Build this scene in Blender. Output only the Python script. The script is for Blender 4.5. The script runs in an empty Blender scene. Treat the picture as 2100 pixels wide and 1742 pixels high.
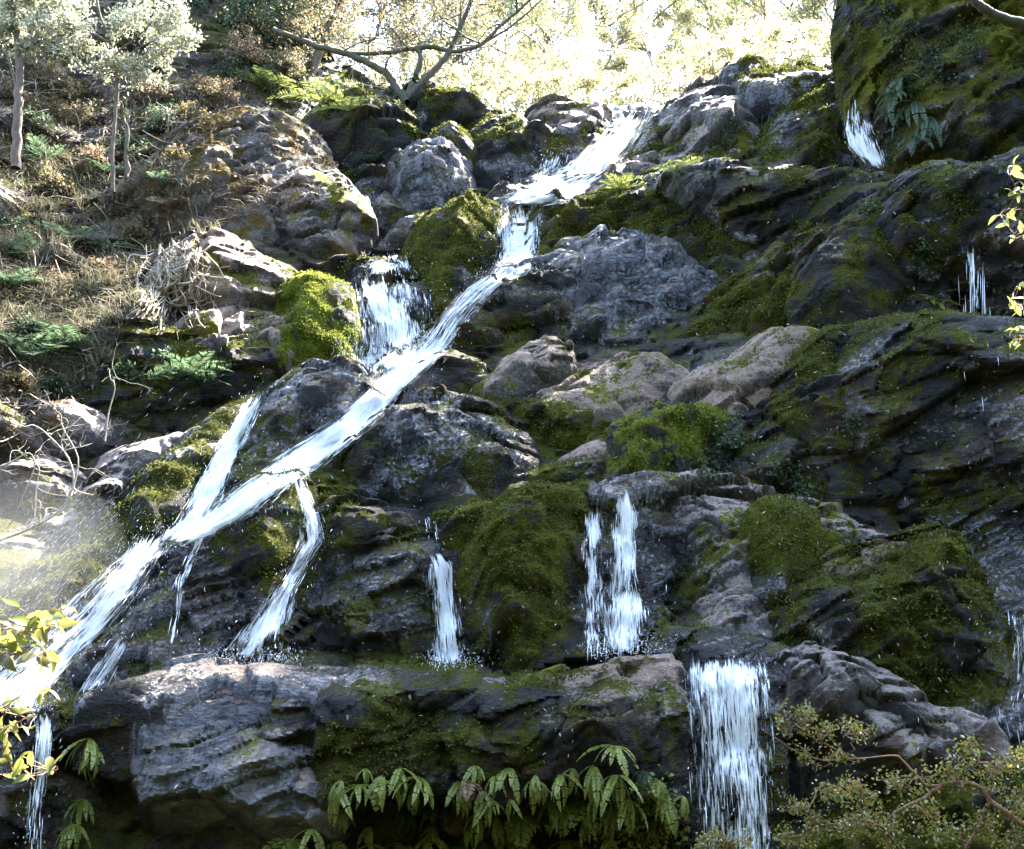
import bpy, bmesh, math, random
import numpy as np
from mathutils import Vector
from mathutils.bvhtree import BVHTree

random.seed(7)
RNG = np.random.default_rng(7)
SC = bpy.context.scene
COL = SC.collection

# ------------------------------------------------------------------ camera, sky, sun, exposure
CAM = np.array([0.0, 0.0, 1.6]); PITCH = math.radians(8.5); FPX = 2536.0
cd = bpy.data.cameras.new('camera'); cam = bpy.data.objects.new('camera', cd); COL.objects.link(cam)
cam.location = CAM; cam.rotation_euler = (math.pi/2 + PITCH, 0, 0)
cd.sensor_width = 36.0; cd.lens = 36.0*FPX/2100.0; cd.clip_start = 0.05; cd.clip_end = 2000
SC.camera = cam
SUN_AZ, SUN_EL = math.radians(40), math.radians(50)      # azimuth measured from +Y towards +X
w = bpy.data.worlds.new('World'); SC.world = w; w.use_nodes = True
nt = w.node_tree; bgn = nt.nodes['Background']
sky = nt.nodes.new('ShaderNodeTexSky'); sky.sky_type = 'NISHITA'; sky.sun_disc = False
sky.sun_elevation = SUN_EL; sky.sun_rotation = SUN_AZ
sky.air_density = 1.0; sky.dust_density = 0.7; sky.ozone_density = 1.0
hs = nt.nodes.new('ShaderNodeHueSaturation'); hs.inputs['Saturation'].default_value = 0.88      # hazy forest sky
nt.links.new(sky.outputs[0], hs.inputs['Color']); nt.links.new(hs.outputs[0], bgn.inputs[0]); bgn.inputs[1].default_value = 0.15
sd = bpy.data.lights.new('sun', 'SUN'); sun = bpy.data.objects.new('sun', sd); COL.objects.link(sun)
sd.energy = 5.0; sd.angle = math.radians(0.53); sd.color = (1.0, 0.95, 0.84)
sdir = Vector((math.sin(SUN_AZ)*math.cos(SUN_EL), math.cos(SUN_AZ)*math.cos(SUN_EL), math.sin(SUN_EL)))
sun.rotation_euler = sdir.to_track_quat('Z', 'Y').to_euler(); sun.location = (20, 30, 30)
SC.view_settings.view_transform = 'Standard'; SC.view_settings.look = 'None'
SC.view_settings.gamma = 1.0; SC.view_settings.exposure = 4.0; SC.view_settings.use_curve_mapping = False

cy = SC.cycles; cy.use_denoising = True; cy.denoising_prefilter = 'ACCURATE'; cy.denoising_input_passes = 'RGB_ALBEDO_NORMAL'; SC.render.filter_size = 1.2; cy.max_bounces = 6; cy.diffuse_bounces = 3; cy.glossy_bounces = 2; cy.transmission_bounces = 3; cy.transparent_max_bounces = 16; cy.volume_bounces = 0

# ------------------------------------------------------------------ geometry helpers
FWD = np.array([0, math.cos(PITCH), math.sin(PITCH)]); UPV = np.array([0, -math.sin(PITCH), math.cos(PITCH)])
def ray(u, v):
    """direction of a photograph pixel (2100 x 1742 grid)"""
    d = FWD + np.array([1.0, 0, 0])*(u-1050)/FPX + UPV*(871-v)/FPX
    return d/np.linalg.norm(d)
def at(u, v, y):
    d = ray(u, v); return CAM + d*((y-CAM[1])/d[1])
def project(P):
    R = np.asarray(P)-CAM; f = R@FWD
    return 1050+FPX*R[..., 0]/f, 871-FPX*(R@UPV)/f

def _h(ix, iy, iz, s):
    n = (ix.astype(np.int64)*374761393 + iy.astype(np.int64)*668265263 + iz.astype(np.int64)*2147483647 + s*974634777) & 0xffffffff
    n = ((n ^ (n >> 13))*1274126177) & 0xffffffff
    n = ((n ^ (n >> 16))*2246822519) & 0xffffffff
    return ((n ^ (n >> 15)) & 0xffffff)/float(0xffffff)
def vnoise(P, s=0):
    i = np.floor(P); f = P-i; f = f*f*f*(f*(f*6-15)+10)
    x, y, z = i[:, 0], i[:, 1], i[:, 2]; o = 0
    for a in (0, 1):
        wx = f[:, 0] if a else 1-f[:, 0]
        for b in (0, 1):
            wy = f[:, 1] if b else 1-f[:, 1]
            for c in (0, 1):
                wz = f[:, 2] if c else 1-f[:, 2]
                o = o + wx*wy*wz*_h(x+a, y+b, z+c, s)
    return o*2-1
def fbm(P, scale, octv=4, s=0, gain=0.5):
    o = 0; a = 1; t = 0; Q = P*scale
    for k in range(octv):
        o = o+a*vnoise(Q, s+k*17); t += a; a *= gain; Q = Q*2.03+5.1
    return o/t
def facets(S, scale, s=0):
    """broken-rock relief: every cell of a jittered grid is a little tilted plane; also the edge distance"""
    Q = S*scale; i = np.floor(Q); b1 = np.full(len(Q), 1e9); b2 = b1.copy(); h = np.zeros(len(Q))
    for a in (-1, 0, 1):
        for b in (-1, 0, 1):
            cx, cy = i[:, 0]+a, i[:, 1]+b; z = np.zeros_like(cx)
            px = cx+0.15+0.7*_h(cx, cy, z, s); py = cy+0.15+0.7*_h(cx, cy, z, s+1)
            dx, dy = Q[:, 0]-px, Q[:, 1]-py; d = dx*dx+dy*dy
            val = (_h(cx, cy, z, s+2)-.5)*1.0 + dx*(_h(cx, cy, z, s+3)-.5)*1.6 + dy*(_h(cx, cy, z, s+4)-.6)*1.6
            m = d < b1
            b2 = np.where(m, b1, np.minimum(b2, d)); h = np.where(m, val, h); b1 = np.where(m, d, b1)
    return h, np.sqrt(b2)-np.sqrt(b1)

def mesh_obj(name, V, F, mat=None, parent=None, smooth=True, uv=None, origin=None, quads=True):
    """V (n,3) world coordinates, F (m,3|4) array or list -> one mesh object whose origin is at its base"""
    V = np.asarray(V, dtype=np.float64)
    if parent is None:
        if origin is None:
            mn, mx = V.min(0), V.max(0); origin = ((mn[0]+mx[0])/2, (mn[1]+mx[1])/2, mn[2])
        origin = np.asarray(origin); V = V-origin
    else:
        V = V-root_loc(parent)
    me = bpy.data.meshes.new(name)
    if isinstance(F, np.ndarray):
        k = F.shape[1]; me.vertices.add(len(V)); me.vertices.foreach_set('co', V.astype(np.float32).ravel())
        me.loops.add(F.size); me.loops.foreach_set('vertex_index', F.astype(np.int32).ravel())
        me.polygons.add(len(F)); me.polygons.foreach_set('loop_start', (np.arange(len(F))*k).astype(np.int32))
        me.polygons.foreach_set('loop_total', np.full(len(F), k, np.int32))
    else:
        me.from_pydata(V.tolist(), [], [list(map(int, f)) for f in F])
    me.update(calc_edges=True); me.validate()
    if uv is not None:
        li = np.empty(len(me.loops), np.int32); me.loops.foreach_get('vertex_index', li)
        lay = me.uv_layers.new(name='UVMap'); lay.data.foreach_set('uv', np.asarray(uv, np.float32)[li].ravel())
    if smooth: me.polygons.foreach_set('use_smooth', np.ones(len(me.polygons), bool))
    if mat: me.materials.append(mat)
    o = bpy.data.objects.new(name, me); COL.objects.link(o)
    if parent is None: o.location = origin
    else: o.parent = parent
    return o
def tag(o, label=None, cat=None, group=None, kind=None):
    if label: o['label'] = label
    if cat: o['category'] = cat
    if group: o['group'] = group
    if kind: o['kind'] = kind
    return o
def empty(name, loc, label=None, cat=None, group=None):
    o = bpy.data.objects.new(name, None); COL.objects.link(o); o.location = loc; o.empty_display_size = 0.1
    o.matrix_world.translation = Vector(loc)
    return tag(o, label, cat, group)
def grid_faces(nu, nv):
    i = np.arange(nu-1)[:, None]*nv+np.arange(nv-1)[None, :]
    return np.stack([i, i+nv, i+nv+1, i+1], -1).reshape(-1, 4)

# ------------------------------------------------------------------ materials
def N(nt, typ, **kw):
    n = nt.nodes.new(typ)
    for k, v in kw.items(): setattr(n, k, v)
    return n
def new_mat(name):
    m = bpy.data.materials.new(name); m.use_nodes = True; nt = m.node_tree
    return m, nt, nt.nodes['Principled BSDF'], nt.nodes['Material Output']
def mth(nt, op, a, b=None, c=None, clamp=False):
    n = N(nt, 'ShaderNodeMath', operation=op); n.use_clamp = clamp
    for i, x in enumerate((a, b, c)):
        if x is None: continue
        if isinstance(x, (int, float)): n.inputs[i].default_value = x
        else: nt.links.new(x, n.inputs[i])
    return n.outputs[0]
def ramp(nt, fac, stops, interp='LINEAR'):
    n = N(nt, 'ShaderNodeValToRGB'); cr = n.color_ramp; cr.interpolation = interp
    while len(cr.elements) < len(stops): cr.elements.new(0.5)
    for e, (p, c) in zip(cr.elements, stops):
        e.position = p; e.color = (c, c, c, 1) if isinstance(c, (int, float)) else (*c, 1)
    nt.links.new(fac, n.inputs[0]); return n.outputs[0]
def mixc(nt, f, a, b):
    n = N(nt, 'ShaderNodeMix', data_type='RGBA')
    for i, x in ((0, f), (6, a), (7, b)):
        if isinstance(x, (int, float)): n.inputs[i].default_value = x
        elif isinstance(x, tuple): n.inputs[i].default_value = (*x, 1)
        else: nt.links.new(x, n.inputs[i])
    return n.outputs[2]
def noise_n(nt, vec, scale, detail=4, rough=.55, dist=0):
    n = N(nt, 'ShaderNodeTexNoise'); n.inputs['Scale'].default_value = scale; n.inputs['Detail'].default_value = detail
    n.inputs['Roughness'].default_value = rough; n.inputs['Distortion'].default_value = dist
    if vec is not None: nt.links.new(vec, n.inputs['Vector'])
    return n
def scaled(nt, vec, s, rot=(0, 0, 0)):
    n = N(nt, 'ShaderNodeMapping'); n.inputs['Scale'].default_value = s; n.inputs['Rotation'].default_value = rot
    nt.links.new(vec, n.inputs['Vector']); return n.outputs[0]

def rock_mat(name, dark=(.009, .008, .007), light=(.040, .031, .026), mossc=((.010, .013, .004), (.095, .098, .015)), dryc=(.29, .222, .168), wetrough=(.03, .15), bump=1.0, rust=(.10, .052, .026)):
    """wet broken rock; the surface carries four fields (moss, dry crust, wetness, tone) that fine noise breaks up here"""
    m, nt, bs, out = new_mat(name); L = nt.links.new
    geo = N(nt, 'ShaderNodeNewGeometry'); P = geo.outputs['Position']
    at_ = N(nt, 'ShaderNodeAttribute', attribute_name='surf'); sc = N(nt, 'ShaderNodeSeparateColor'); L(at_.outputs['Color'], sc.inputs[0])
    moss, dryv, wetv, tonev = sc.outputs[0], sc.outputs[1], sc.outputs[2], at_.outputs['Alpha']
    nz = noise_n(nt, P, 24, 4, .68); ns = N(nt, 'ShaderNodeSeparateColor'); L(nz.outputs['Color'], ns.inputs[0])
    n1, n2, n3 = [mth(nt, 'MULTIPLY_ADD', mth(nt, 'SUBTRACT', q, .5), 2.3, .5, clamp=True) for q in ns.outputs]
    def wob(a, n, k): return mth(nt, 'MULTIPLY_ADD', mth(nt, 'SUBTRACT', n, .5), k, a)
    mm = ramp(nt, wob(moss, n1, .85), [(.46, 0.0), (.56, 1.0)])
    dm = ramp(nt, wob(dryv, n2, .45), [(.45, 0.0), (.60, 1.0)])
    wm = mth(nt, 'MULTIPLY', ramp(nt, wob(wetv, n3, .4), [(.42, 0.0), (.58, 1.0)]), mth(nt, 'SUBTRACT', 1.0, mth(nt, 'MULTIPLY', dm, .8)))
    tn = wob(tonev, n2, .9)
    base = mixc(nt, ramp(nt, tn, [(.25, 0.0), (.8, 1.0)]), dark, light)
    base = mixc(nt, ramp(nt, wob(tonev, n1, -.8), [(.70, 0.0), (.86, .6)]), base, rust)
    dcol = mixc(nt, ramp(nt, n1, [(.1, 0.0), (.8, 1.0)]), tuple(c*.42 for c in dryc), dryc)
    dcol = mixc(nt, ramp(nt, n3, [(.66, 0.0), (.85, .55)]), dcol, tuple(min(.55, c*1.6) for c in dryc))
    base = mixc(nt, dm, base, dcol)
    mt = mth(nt, 'ADD', mth(nt, 'MULTIPLY', n2, .55), mth(nt, 'MULTIPLY', tonev, .75))
    mc = mixc(nt, ramp(nt, mt, [(.25, 0.0), (.95, 1.0)]), mossc[0], mossc[1])
    mc = mixc(nt, ramp(nt, n3, [(.5, 0.0), (.9, .6)]), mc, (mossc[1][0]*1.0, mossc[1][1]*.72, mossc[1][2]*.8))
    L(mixc(nt, mm, base, mc), bs.inputs['Base Color'])
    wr = mth(nt, 'MULTIPLY_ADD', n1, wetrough[1]-wetrough[0], wetrough[0])
    fl = N(nt, 'ShaderNodeMix', data_type='FLOAT'); L(wm, fl.inputs[0]); fl.inputs[2].default_value = .70; L(wr, fl.inputs[3])
    fl2 = N(nt, 'ShaderNodeMix', data_type='FLOAT'); L(mm, fl2.inputs[0]); L(fl.outputs[0], fl2.inputs[2]); fl2.inputs[3].default_value = .95
    L(fl2.outputs[0], bs.inputs['Roughness']); bs.inputs['IOR'].default_value = 1.75
    L(mth(nt, 'MULTIPLY', mth(nt, 'MULTIPLY_ADD', wm, .80, .16), mth(nt, 'SUBTRACT', 1.0, mth(nt, 'MULTIPLY', mm, .85))), bs.inputs['Specular IOR Level'])
    nb = noise_n(nt, scaled(nt, P, (10, 12, 22), (.2, .3, 0)), 1.0, 6, .74)
    bp = N(nt, 'ShaderNodeBump'); bp.inputs['Strength'].default_value = bump; bp.inputs['Distance'].default_value = .20
    L(nb.outputs['Fac'], bp.inputs['Height']); L(bp.outputs[0], bs.inputs['Normal'])
    return m

M, SURF, FIELDS = {}, {}, {}
def RM(key, name, moss, dry, wet, tone=.0, lump=.0, **kw):
    M[key] = rock_mat(name, **kw); SURF[key] = (moss, dry, wet, tone, lump)
#  key, material, moss, dry, wet
RM('bed', 'wet_streambed_rock', .40, .10, .60)
RM('wet', 'wet_rock', .28, .12, .85)
RM('wetdark', 'wet_dark_rock', .36, .05, .75, dark=(.006, .005, .005), light=(.023, .019, .017))  # wet black rock, colour also darkened for shade in the right-hand recess
RM('blue', 'smooth_wet_rock', .12, .30, 1.0, dark=(.012, .011, .011), light=(.040, .033, .031), wetrough=(.05, .20), bump=.6)
RM('mossy', 'mossy_rock', .54, .34, .45, lump=.5)
RM('heavy', 'heavily_mossed_rock', .74, .30, .5, lump=1.0, mossc=((.010, .013, .003), (.112, .116, .014)))
RM('bright', 'bright_moss_rock', .74, .2, .3, lump=1.2, mossc=((.03, .042, .006), (.16, .185, .018)))
RM('dry', 'dry_tan_rock', .22, .88, .2, dryc=(.25, .175, .13), dark=(.034, .028, .025), light=(.12, .10, .086), bump=.6)
RM('slab', 'wet_slab_rock', .12, .42, .95, dark=(.024, .021, .020), light=(.08, .066, .06), dryc=(.27, .188, .148))
RM('grey', 'grey_mauve_rock', .28, .72, .4, dark=(.034, .030, .031), light=(.13, .114, .114), dryc=(.27, .208, .18), bump=.6)
RM('brown', 'brown_block_rock', .14, .55, .25, dark=(.022, .018, .015), light=(.09, .072, .06), dryc=(.20, .165, .14), bump=.6)
RM('shade', 'mossy_shade_rock', .52, .12, .35, lump=.6, dark=(.010, .009, .008), light=(.042, .036, .032), mossc=((.010, .013, .004), (.094, .098, .016)))
RM('hollow', 'brown_hollow_rock', .38, .05, .35, dark=(.014, .010, .007), light=(.10, .055, .022), rust=(.16, .07, .02))
RM('litter', 'littered_mound', .48, .2, .0, lump=.8, dark=(.045, .04, .036), light=(.15, .135, .115), mossc=((.035, .028, .010), (.15, .105, .028)))
RM('earth', 'hillside_earth', .50, .1, .0, lump=.5, dark=(.028, .021, .015), light=(.13, .095, .062), mossc=((.014, .015, .006), (.080, .078, .026)))
RM('bank', 'sky_block_green', .8, .0, .0, lump=.5, dark=(.02, .018, .012), light=(.07, .055, .035), mossc=((.010, .016, .005), (.045, .06, .018)))
def surf_fields(o, key, cell=None):
    """moss / dry crust / wetness / tone on every vertex, from the lie of the surface and from broad noise"""
    me = o.data; n = len(me.vertices)
    nr = np.empty(n*3, np.float32); me.vertex_normals.foreach_get('vector', nr); up = nr.reshape(-1, 3)[:, 2]
    P = np.empty(n*3, np.float32); me.vertices.foreach_get('co', P); P = P.reshape(-1, 3).astype(np.float64)+np.array(o.location)
    big, mid, sml, oth = fbm(P, .8, 3, 501), fbm(P, 2.6, 4, 511), fbm(P, 6.5, 3, 515), fbm(P*np.array([1, 1, 2.6]), 1.7, 4, 521)
    ms, dr, wt, tn, lump = SURF[key]
    A = np.stack([ms+.45*big+.55*mid+.42*sml+.22*(up-.3), dr-.15+.60*(up-.42)+.55*oth, wt-.22+.75*oth-.45*big+.35*mid+.25*sml, .5+tn+.55*mid+.35*oth], 1)
    if cell is not None:
        c = np.zeros((n, 2)); c[:len(cell)] = cell; A[:, 3] += .45*c[:, 1]+.25*c[:, 0]; A[:, 0] -= .25*c[:, 1]; A[:, 2] -= .30*c[:, 0]
    A = np.clip(A, 0, 1); FIELDS[o.name] = A
    a = me.attributes.new('surf', 'FLOAT_COLOR', 'POINT'); a.data.foreach_set('color', A.astype(np.float32).ravel())
    me.materials.clear(); me.materials.append(M[key])

# ------------------------------------------------------------------ rocks: traced outline + own distance, real thickness, broken relief
ROCKS = []
def chaikin(p):
    q = np.roll(p, -1, 0); return np.stack([p*.8+q*.2, p*.2+q*.8], 1).reshape(-1, 2)
def sdf(S, poly):
    """signed distance, positive inside"""
    A = poly; B = np.roll(poly, -1, 0); d2 = np.full(len(S), 1e9); ins = np.zeros(len(S), bool)
    for a, b in zip(A, B):
        e = b-a; wv = S-a; t = np.clip((wv@e)/max(e@e, 1e-12), 0, 1); q = wv-t[:, None]*e; d2 = np.minimum(d2, (q*q).sum(1))
        c = (a[1] > S[:, 1]) != (b[1] > S[:, 1])
        with np.errstate(divide='ignore', invalid='ignore'):
            xi = a[0]+(S[:, 1]-a[1])*(e[0])/(e[1] if abs(e[1]) > 1e-12 else 1e-12)
        ins ^= c & (S[:, 0] < xi)
    d = np.sqrt(d2); return np.where(ins, d, -d)
CTRL = []
CELL = [None]
def relief(W, fac, sc, seed, bed=1.0):
    """jointed, bedded rock shared by every block: beds dip to the left, each ends in a lip, cells between joints are tilted planes"""
    wx, wy = fbm(W, .9, 3, 640)*.22, fbm(W, .9, 3, 650)*.22
    a = W[:, 0]*.93+W[:, 2]*.36+wx; b = W[:, 2]*.90-W[:, 0]*.34+W[:, 1]*.22+wy
    S = np.stack([a*.62+W[:, 1]*.3, b*1.45], 1)
    f1, e1 = facets(S, 1.0, 660); f2, e2 = facets(S+7.7, 2.7, 670); f3, e3 = facets(S+3.1, 6.6, 680)
    def beds(th, seed, lip=.68):
        q = b/th+.35*np.floor(a*.9/th*.35+.5*wx); k = np.floor(q); fr = q-k
        am = np.clip(.15+1.35*vnoise(np.stack([a*.8/th*.4, k*3.7, k*0+seed], 1), seed), 0, 1.4)
        return am*(np.where(fr < lip, fr/lip, (1-fr)/(1-lip)))
    CELL[0] = np.stack([f1, f2], 1)
    h = sc*(.21*f1-.05*np.exp(-(e1/.035)**2)+bed*.15*beds(.62, 31)) + min(1, sc*1.4)*(.13*f2-.035*np.exp(-(e2/.05)**2)+bed*.045*beds(.21, 37)) + .042*f3-.012*np.exp(-(e3/.07)**2)+bed*.014*beds(.075, 41)
    return fac*h
def rock(name, label, cat, mat, y, tilt, yaw, bulge, poly, edge=None, thick=.7, rough=1.0, fac=1.0, fsc=1.7, res=None, group=None, ctrl=True, seed=None, k=None, bed=None):
    name = name.replace('rock_face', 'rock_crag').replace('rock_slope', 'rock_rib')
    pts = np.array(poly, float).reshape(-1, 2)
    t, a = math.radians(tilt), math.radians(yaw)
    rz = np.array([[math.cos(a), -math.sin(a), 0], [math.sin(a), math.cos(a), 0], [0, 0, 1]])
    n = rz@np.array([0, -math.cos(t), math.sin(t)]); sx = rz@np.array([1.0, 0, 0]); tx = rz@np.array([0, math.sin(t), math.cos(t)])
    cu, cv = pts.mean(0); A = at(cu, cv, y); S = []
    for u, v in pts:
        d = ray(u, v); q = ((A-CAM)@n)/(d@n); p = CAM+d*q-A; S.append((p@sx, p@tx))
    S = chaikin(np.array(S)); size = np.ptp(S, axis=0); mn_ = float(min(size))
    if edge is None: edge = max(.12, .45*mn_)
    bulge = bulge*.72
    if res is None: res = min(.025*y/13.0, max(.011, mn_/22))
    if seed is None: seed = len(ROCKS)*31+5
    k1 = k or max(1.1, 1.6*bulge/edge); mg = min(.30, thick/k1)+2*res; 
    lo, hi = S.min(0)-mg-res, S.max(0)+mg+res
    nu, nv = int((hi[0]-lo[0])/res)+2, int((hi[1]-lo[1])/res)+2
    gx, gy = np.meshgrid(lo[0]+np.arange(nu)*res, lo[1]+np.arange(nv)*res, indexing='ij')
    G = np.stack([gx.ravel(), gy.ravel()], 1)
    W = A+G[:, :1]*sx+G[:, 1:]*tx
    wob = min(.16, mn_*.13)
    G2 = G+np.stack([fbm(W, 1.8/max(.35, mn_), 3, seed+3), fbm(W, 1.8/max(.35, mn_), 3, seed+9)], 1)*wob
    d = sdf(G2, S); sel = d > -mg-1.5*res
    sc = min(1.0, mn_/1.1); lump = SURF[mat][4]; Ws = W[sel]; ds = d[sel]
    x = np.clip(ds/edge, 0, 1); h = bulge*(1-(1-x)**2)
    h = h + fbm(Ws, .9/sc, 3, seed)*.15*sc*rough
    h = h + relief(Ws, fac*(1-.35*min(1, lump)), math.sqrt(sc), seed, bed if bed is not None else .3 if mat in ('brown', 'dry', 'grey') else 1.0); cell = np.zeros((len(W), 2)); cell[sel] = CELL[0]
    bil = fbm(Ws, 3.1, 4, 700)
    h = h + lump*.095*sc*(.5-np.abs(bil)*2.4) + .018*sc*rough*fbm(Ws, 7.5, 3, 710) + .010*fbm(Ws, 19, 2, 720)*rough
    lowk = np.minimum(0, ds); h = h + k1*lowk + np.where(ds < -mg*.7, (ds+mg*.7)*6, 0)
    H = np.zeros(len(W)); H[sel] = h; H = H.reshape(nu, nv); wt_ = sel.reshape(nu, nv).astype(float)
    for ax in (0, 1):      # one light smoothing pass so that joints do not stair-step
        sm = lambda q: np.roll(q, 1, ax)*.06+q*.88+np.roll(q, -1, ax)*.06
        H = sm(H*wt_)/np.maximum(sm(wt_), 1e-6)
    V = W+H.ravel()[:, None]*n
    ok = (d > -mg).reshape(nu, nv)
    fm = ok[:-1, :-1] & ok[1:, :-1] & ok[1:, 1:] & ok[:-1, 1:]
    F = grid_faces(nu, nv)[fm.ravel()]
    used = np.unique(F); mp = np.full(len(V), -1); mp[used] = np.arange(len(used)); F = mp[F]; V = V[used]
    o = mesh_obj(name, V, F)
    # close the back so that the rock is a solid
    bm = bmesh.new(); bm.from_mesh(o.data)
    be = [e for e in bm.edges if e.is_boundary]
    if be:
        r = bmesh.ops.extrude_edge_only(bm, edges=be)
        nv_ = [g for g in r['geom'] if isinstance(g, bmesh.types.BMVert)]
        cen = sum((v.co for v in nv_), Vector())/max(1, len(nv_)); nn = Vector(n)
        for v in nv_: v.co = v.co*.7+cen*.3-nn*thick*.5
        bmesh.ops.holes_fill(bm, edges=[e for e in bm.edges if e.is_boundary], sides=0)
    bm.to_mesh(o.data); bm.free()
    o.data.polygons.foreach_set('use_smooth', np.ones(len(o.data.polygons), bool)); o.data.update(); o.data.set_sharp_from_angle(angle=math.radians(40))
    surf_fields(o, mat, cell[used]); tag(o, label, cat, group)
    ROCKS.append(o)
    if ctrl:
        for f in (-.35, 0, .35): CTRL.append(A+tx*size[1]*f*.9+np.array([0, .30, 0]))
    return o

R = rock
# ---- lowest tier: the long front ledge and its undercut face
R('rock_shelf', 'long wet slab with rippled top capping the undercut front ledge', 'ledge', 'slab', 11.55, 62, 0, .16,
  [135,1452, 230,1398, 330,1373, 480,1360, 640,1356, 800,1360, 890,1374, 1040,1382, 1052,1402, 930,1404, 800,1412, 640,1418, 560,1424, 440,1434, 330,1444, 200,1452], edge=.30, thick=.28, fac=.5, k=5, rough=.6)
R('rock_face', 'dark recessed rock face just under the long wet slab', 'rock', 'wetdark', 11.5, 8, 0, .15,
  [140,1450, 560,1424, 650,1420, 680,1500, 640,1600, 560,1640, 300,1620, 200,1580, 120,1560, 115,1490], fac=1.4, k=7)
R('rock_boulder', 'smooth wet boulder shining blue under the long slab above the orange hollow', 'boulder', 'blue', 11.18, 16, -4, .10,
  [258,1552, 300,1525, 335,1500, 400,1482, 480,1500, 560,1530, 620,1556, 640,1600, 632,1670, 545,1684, 500,1662, 440,1647, 360,1642, 300,1645, 275,1600], edge=.25, fac=.9, k=2.2, rough=.7)
R('rock_face', 'dark mossy rock face hung with ferns below the wet slab', 'rock', 'shade', 11.3, -4, 2, .30,
  [640,1420, 800,1410, 1100,1404, 1120,1560, 1030,1650, 860,1650, 700,1665, 632,1690, 628,1560], edge=.5, thick=.5, k=7)
R('rock_shelf', 'dry tan hump of the front ledge beside the broad curtain fall', 'ledge', 'dry', 11.55, 52, 0, .20,
  [1050,1388, 1150,1362, 1260,1336, 1340,1334, 1402,1346, 1412,1398, 1280,1424, 1150,1416, 1060,1414], thick=.35, fac=.5, k=4)
R('rock_face', 'moss-draped rock face under the dry tan hump', 'rock', 'mossy', 11.25, 0, 4, .26,
  [1000,1430, 1150,1412, 1280,1418, 1408,1396, 1416,1560, 1400,1680, 1250,1660, 1130,1620, 1010,1560], edge=.4, thick=.5, k=7)
R('rock_boulder', 'blocky boulder with bare top stuck in the mossy ledge face', 'boulder', 'mossy', 11.0, 18, -12, .22,
  [1140,1524, 1160,1470, 1195,1430, 1250,1416, 1292,1440, 1290,1490, 1250,1530, 1190,1545], thick=.4)
R('rock_face', 'brown dripping back wall of the hollow under the front ledge', 'rock', 'hollow', 11.95, 0, 0, .12,
  [40,1600, 700,1630, 1400,1630, 1700,1600, 1700,1800, 40,1800], edge=.3, fac=1.3)
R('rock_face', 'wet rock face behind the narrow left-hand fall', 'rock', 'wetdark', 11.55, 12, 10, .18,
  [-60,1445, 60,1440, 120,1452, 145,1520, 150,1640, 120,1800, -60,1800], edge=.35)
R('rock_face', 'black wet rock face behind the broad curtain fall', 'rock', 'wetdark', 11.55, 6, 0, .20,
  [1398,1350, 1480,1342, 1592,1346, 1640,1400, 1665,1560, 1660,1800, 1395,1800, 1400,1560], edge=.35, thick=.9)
R('rock_block', 'squared brown rock block right beside the curtain fall', 'rock', 'brown', 11.35, 34, -14, .24,
  [1606,1346, 1660,1328, 1700,1340, 1770,1368, 1788,1400, 1780,1452, 1722,1472, 1690,1440, 1628,1402], edge=.28, thick=.7, fac=1.4)
R('rock_block', 'slanting brown slab wedged between two brown blocks', 'rock', 'brown', 11.3, 30, -18, .16,
  [1786,1384, 1842,1410, 1890,1450, 1912,1484, 1882,1486, 1800,1456, 1780,1420], thick=.7, fac=1.2)
R('rock_block', 'lichen-spotted brown block at the foot of the slanting slab', 'rock', 'brown', 11.15, 14, 8, .22,
  [1784,1452, 1880,1484, 1922,1502, 1918,1552, 1866,1566, 1800,1560, 1778,1510], thick=.6, fac=1.5)
R('rock_block', 'dark cracked block below the squared brown block', 'rock', 'brown', 11.45, 4, -10, .2,
  [1632,1410, 1692,1446, 1724,1482, 1780,1470, 1800,1580, 1740,1680, 1650,1680, 1622,1540], thick=.6, fac=1.5)
R('rock_slab', 'narrow wet slab slanting beside the right-hand trickle', 'rock', 'grey', 11.5, 40, 10, .14,
  [1886,1440, 1930,1442, 1990,1458, 2040,1490, 2036,1512, 1980,1496, 1910,1474], thick=.5)
R('rock_face', 'mossy rock apron behind the red-twigged shrub', 'rock', 'heavy', 11.6, 30, 4, .25,
  [1860,1470, 1960,1490, 2060,1510, 2180,1540, 2180,1800, 1640,1800, 1700,1660, 1820,1560], edge=.6)
# ---- second tier
R('rock_boulder', 'huge rounded boulder covered in olive moss with bare tan crest', 'boulder', 'heavy', 12.1, 22, -6, .50,
  [1588,1212, 1640,1182, 1720,1172, 1780,1152, 1850,1122, 1915,1102, 1952,1132, 2000,1200, 2050,1262, 2052,1332, 2022,1400, 1962,1432, 1880,1428, 1800,1384, 1720,1346, 1660,1330, 1600,1332, 1578,1272], edge=.65, thick=1.0, fac=1.25)
R('rock_face', 'wet blue-grey rock beneath the far right trickle', 'rock', 'wet', 12.5, 34, 6, .2,
  [1918,1108, 2000,1108, 2100,1140, 2180,1170, 2180,1560, 2060,1520, 2010,1470, 2040,1380, 2058,1300, 2000,1200], edge=.5)
R('rock_outcrop', 'smooth mauve-grey outcrop with bare top between fall and moss boulder', 'rock', 'grey', 12.75, 32, -4, .34,
  [1358,1004, 1420,990, 1530,1004, 1640,1034, 1760,1064, 1850,1094, 1790,1122, 1700,1152, 1592,1204, 1590,1272, 1560,1345, 1425,1350, 1432,1200, 1424,1110, 1370,1054], edge=.55, fac=1.0)
R('rock_hump', 'low bare hump resting along the crest above the huge moss boulder', 'rock', 'dry', 12.45, 40, 4, .16,
  [1696,1150, 1780,1112, 1850,1092, 1918,1102, 1856,1132, 1768,1164], thick=.5)
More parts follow.
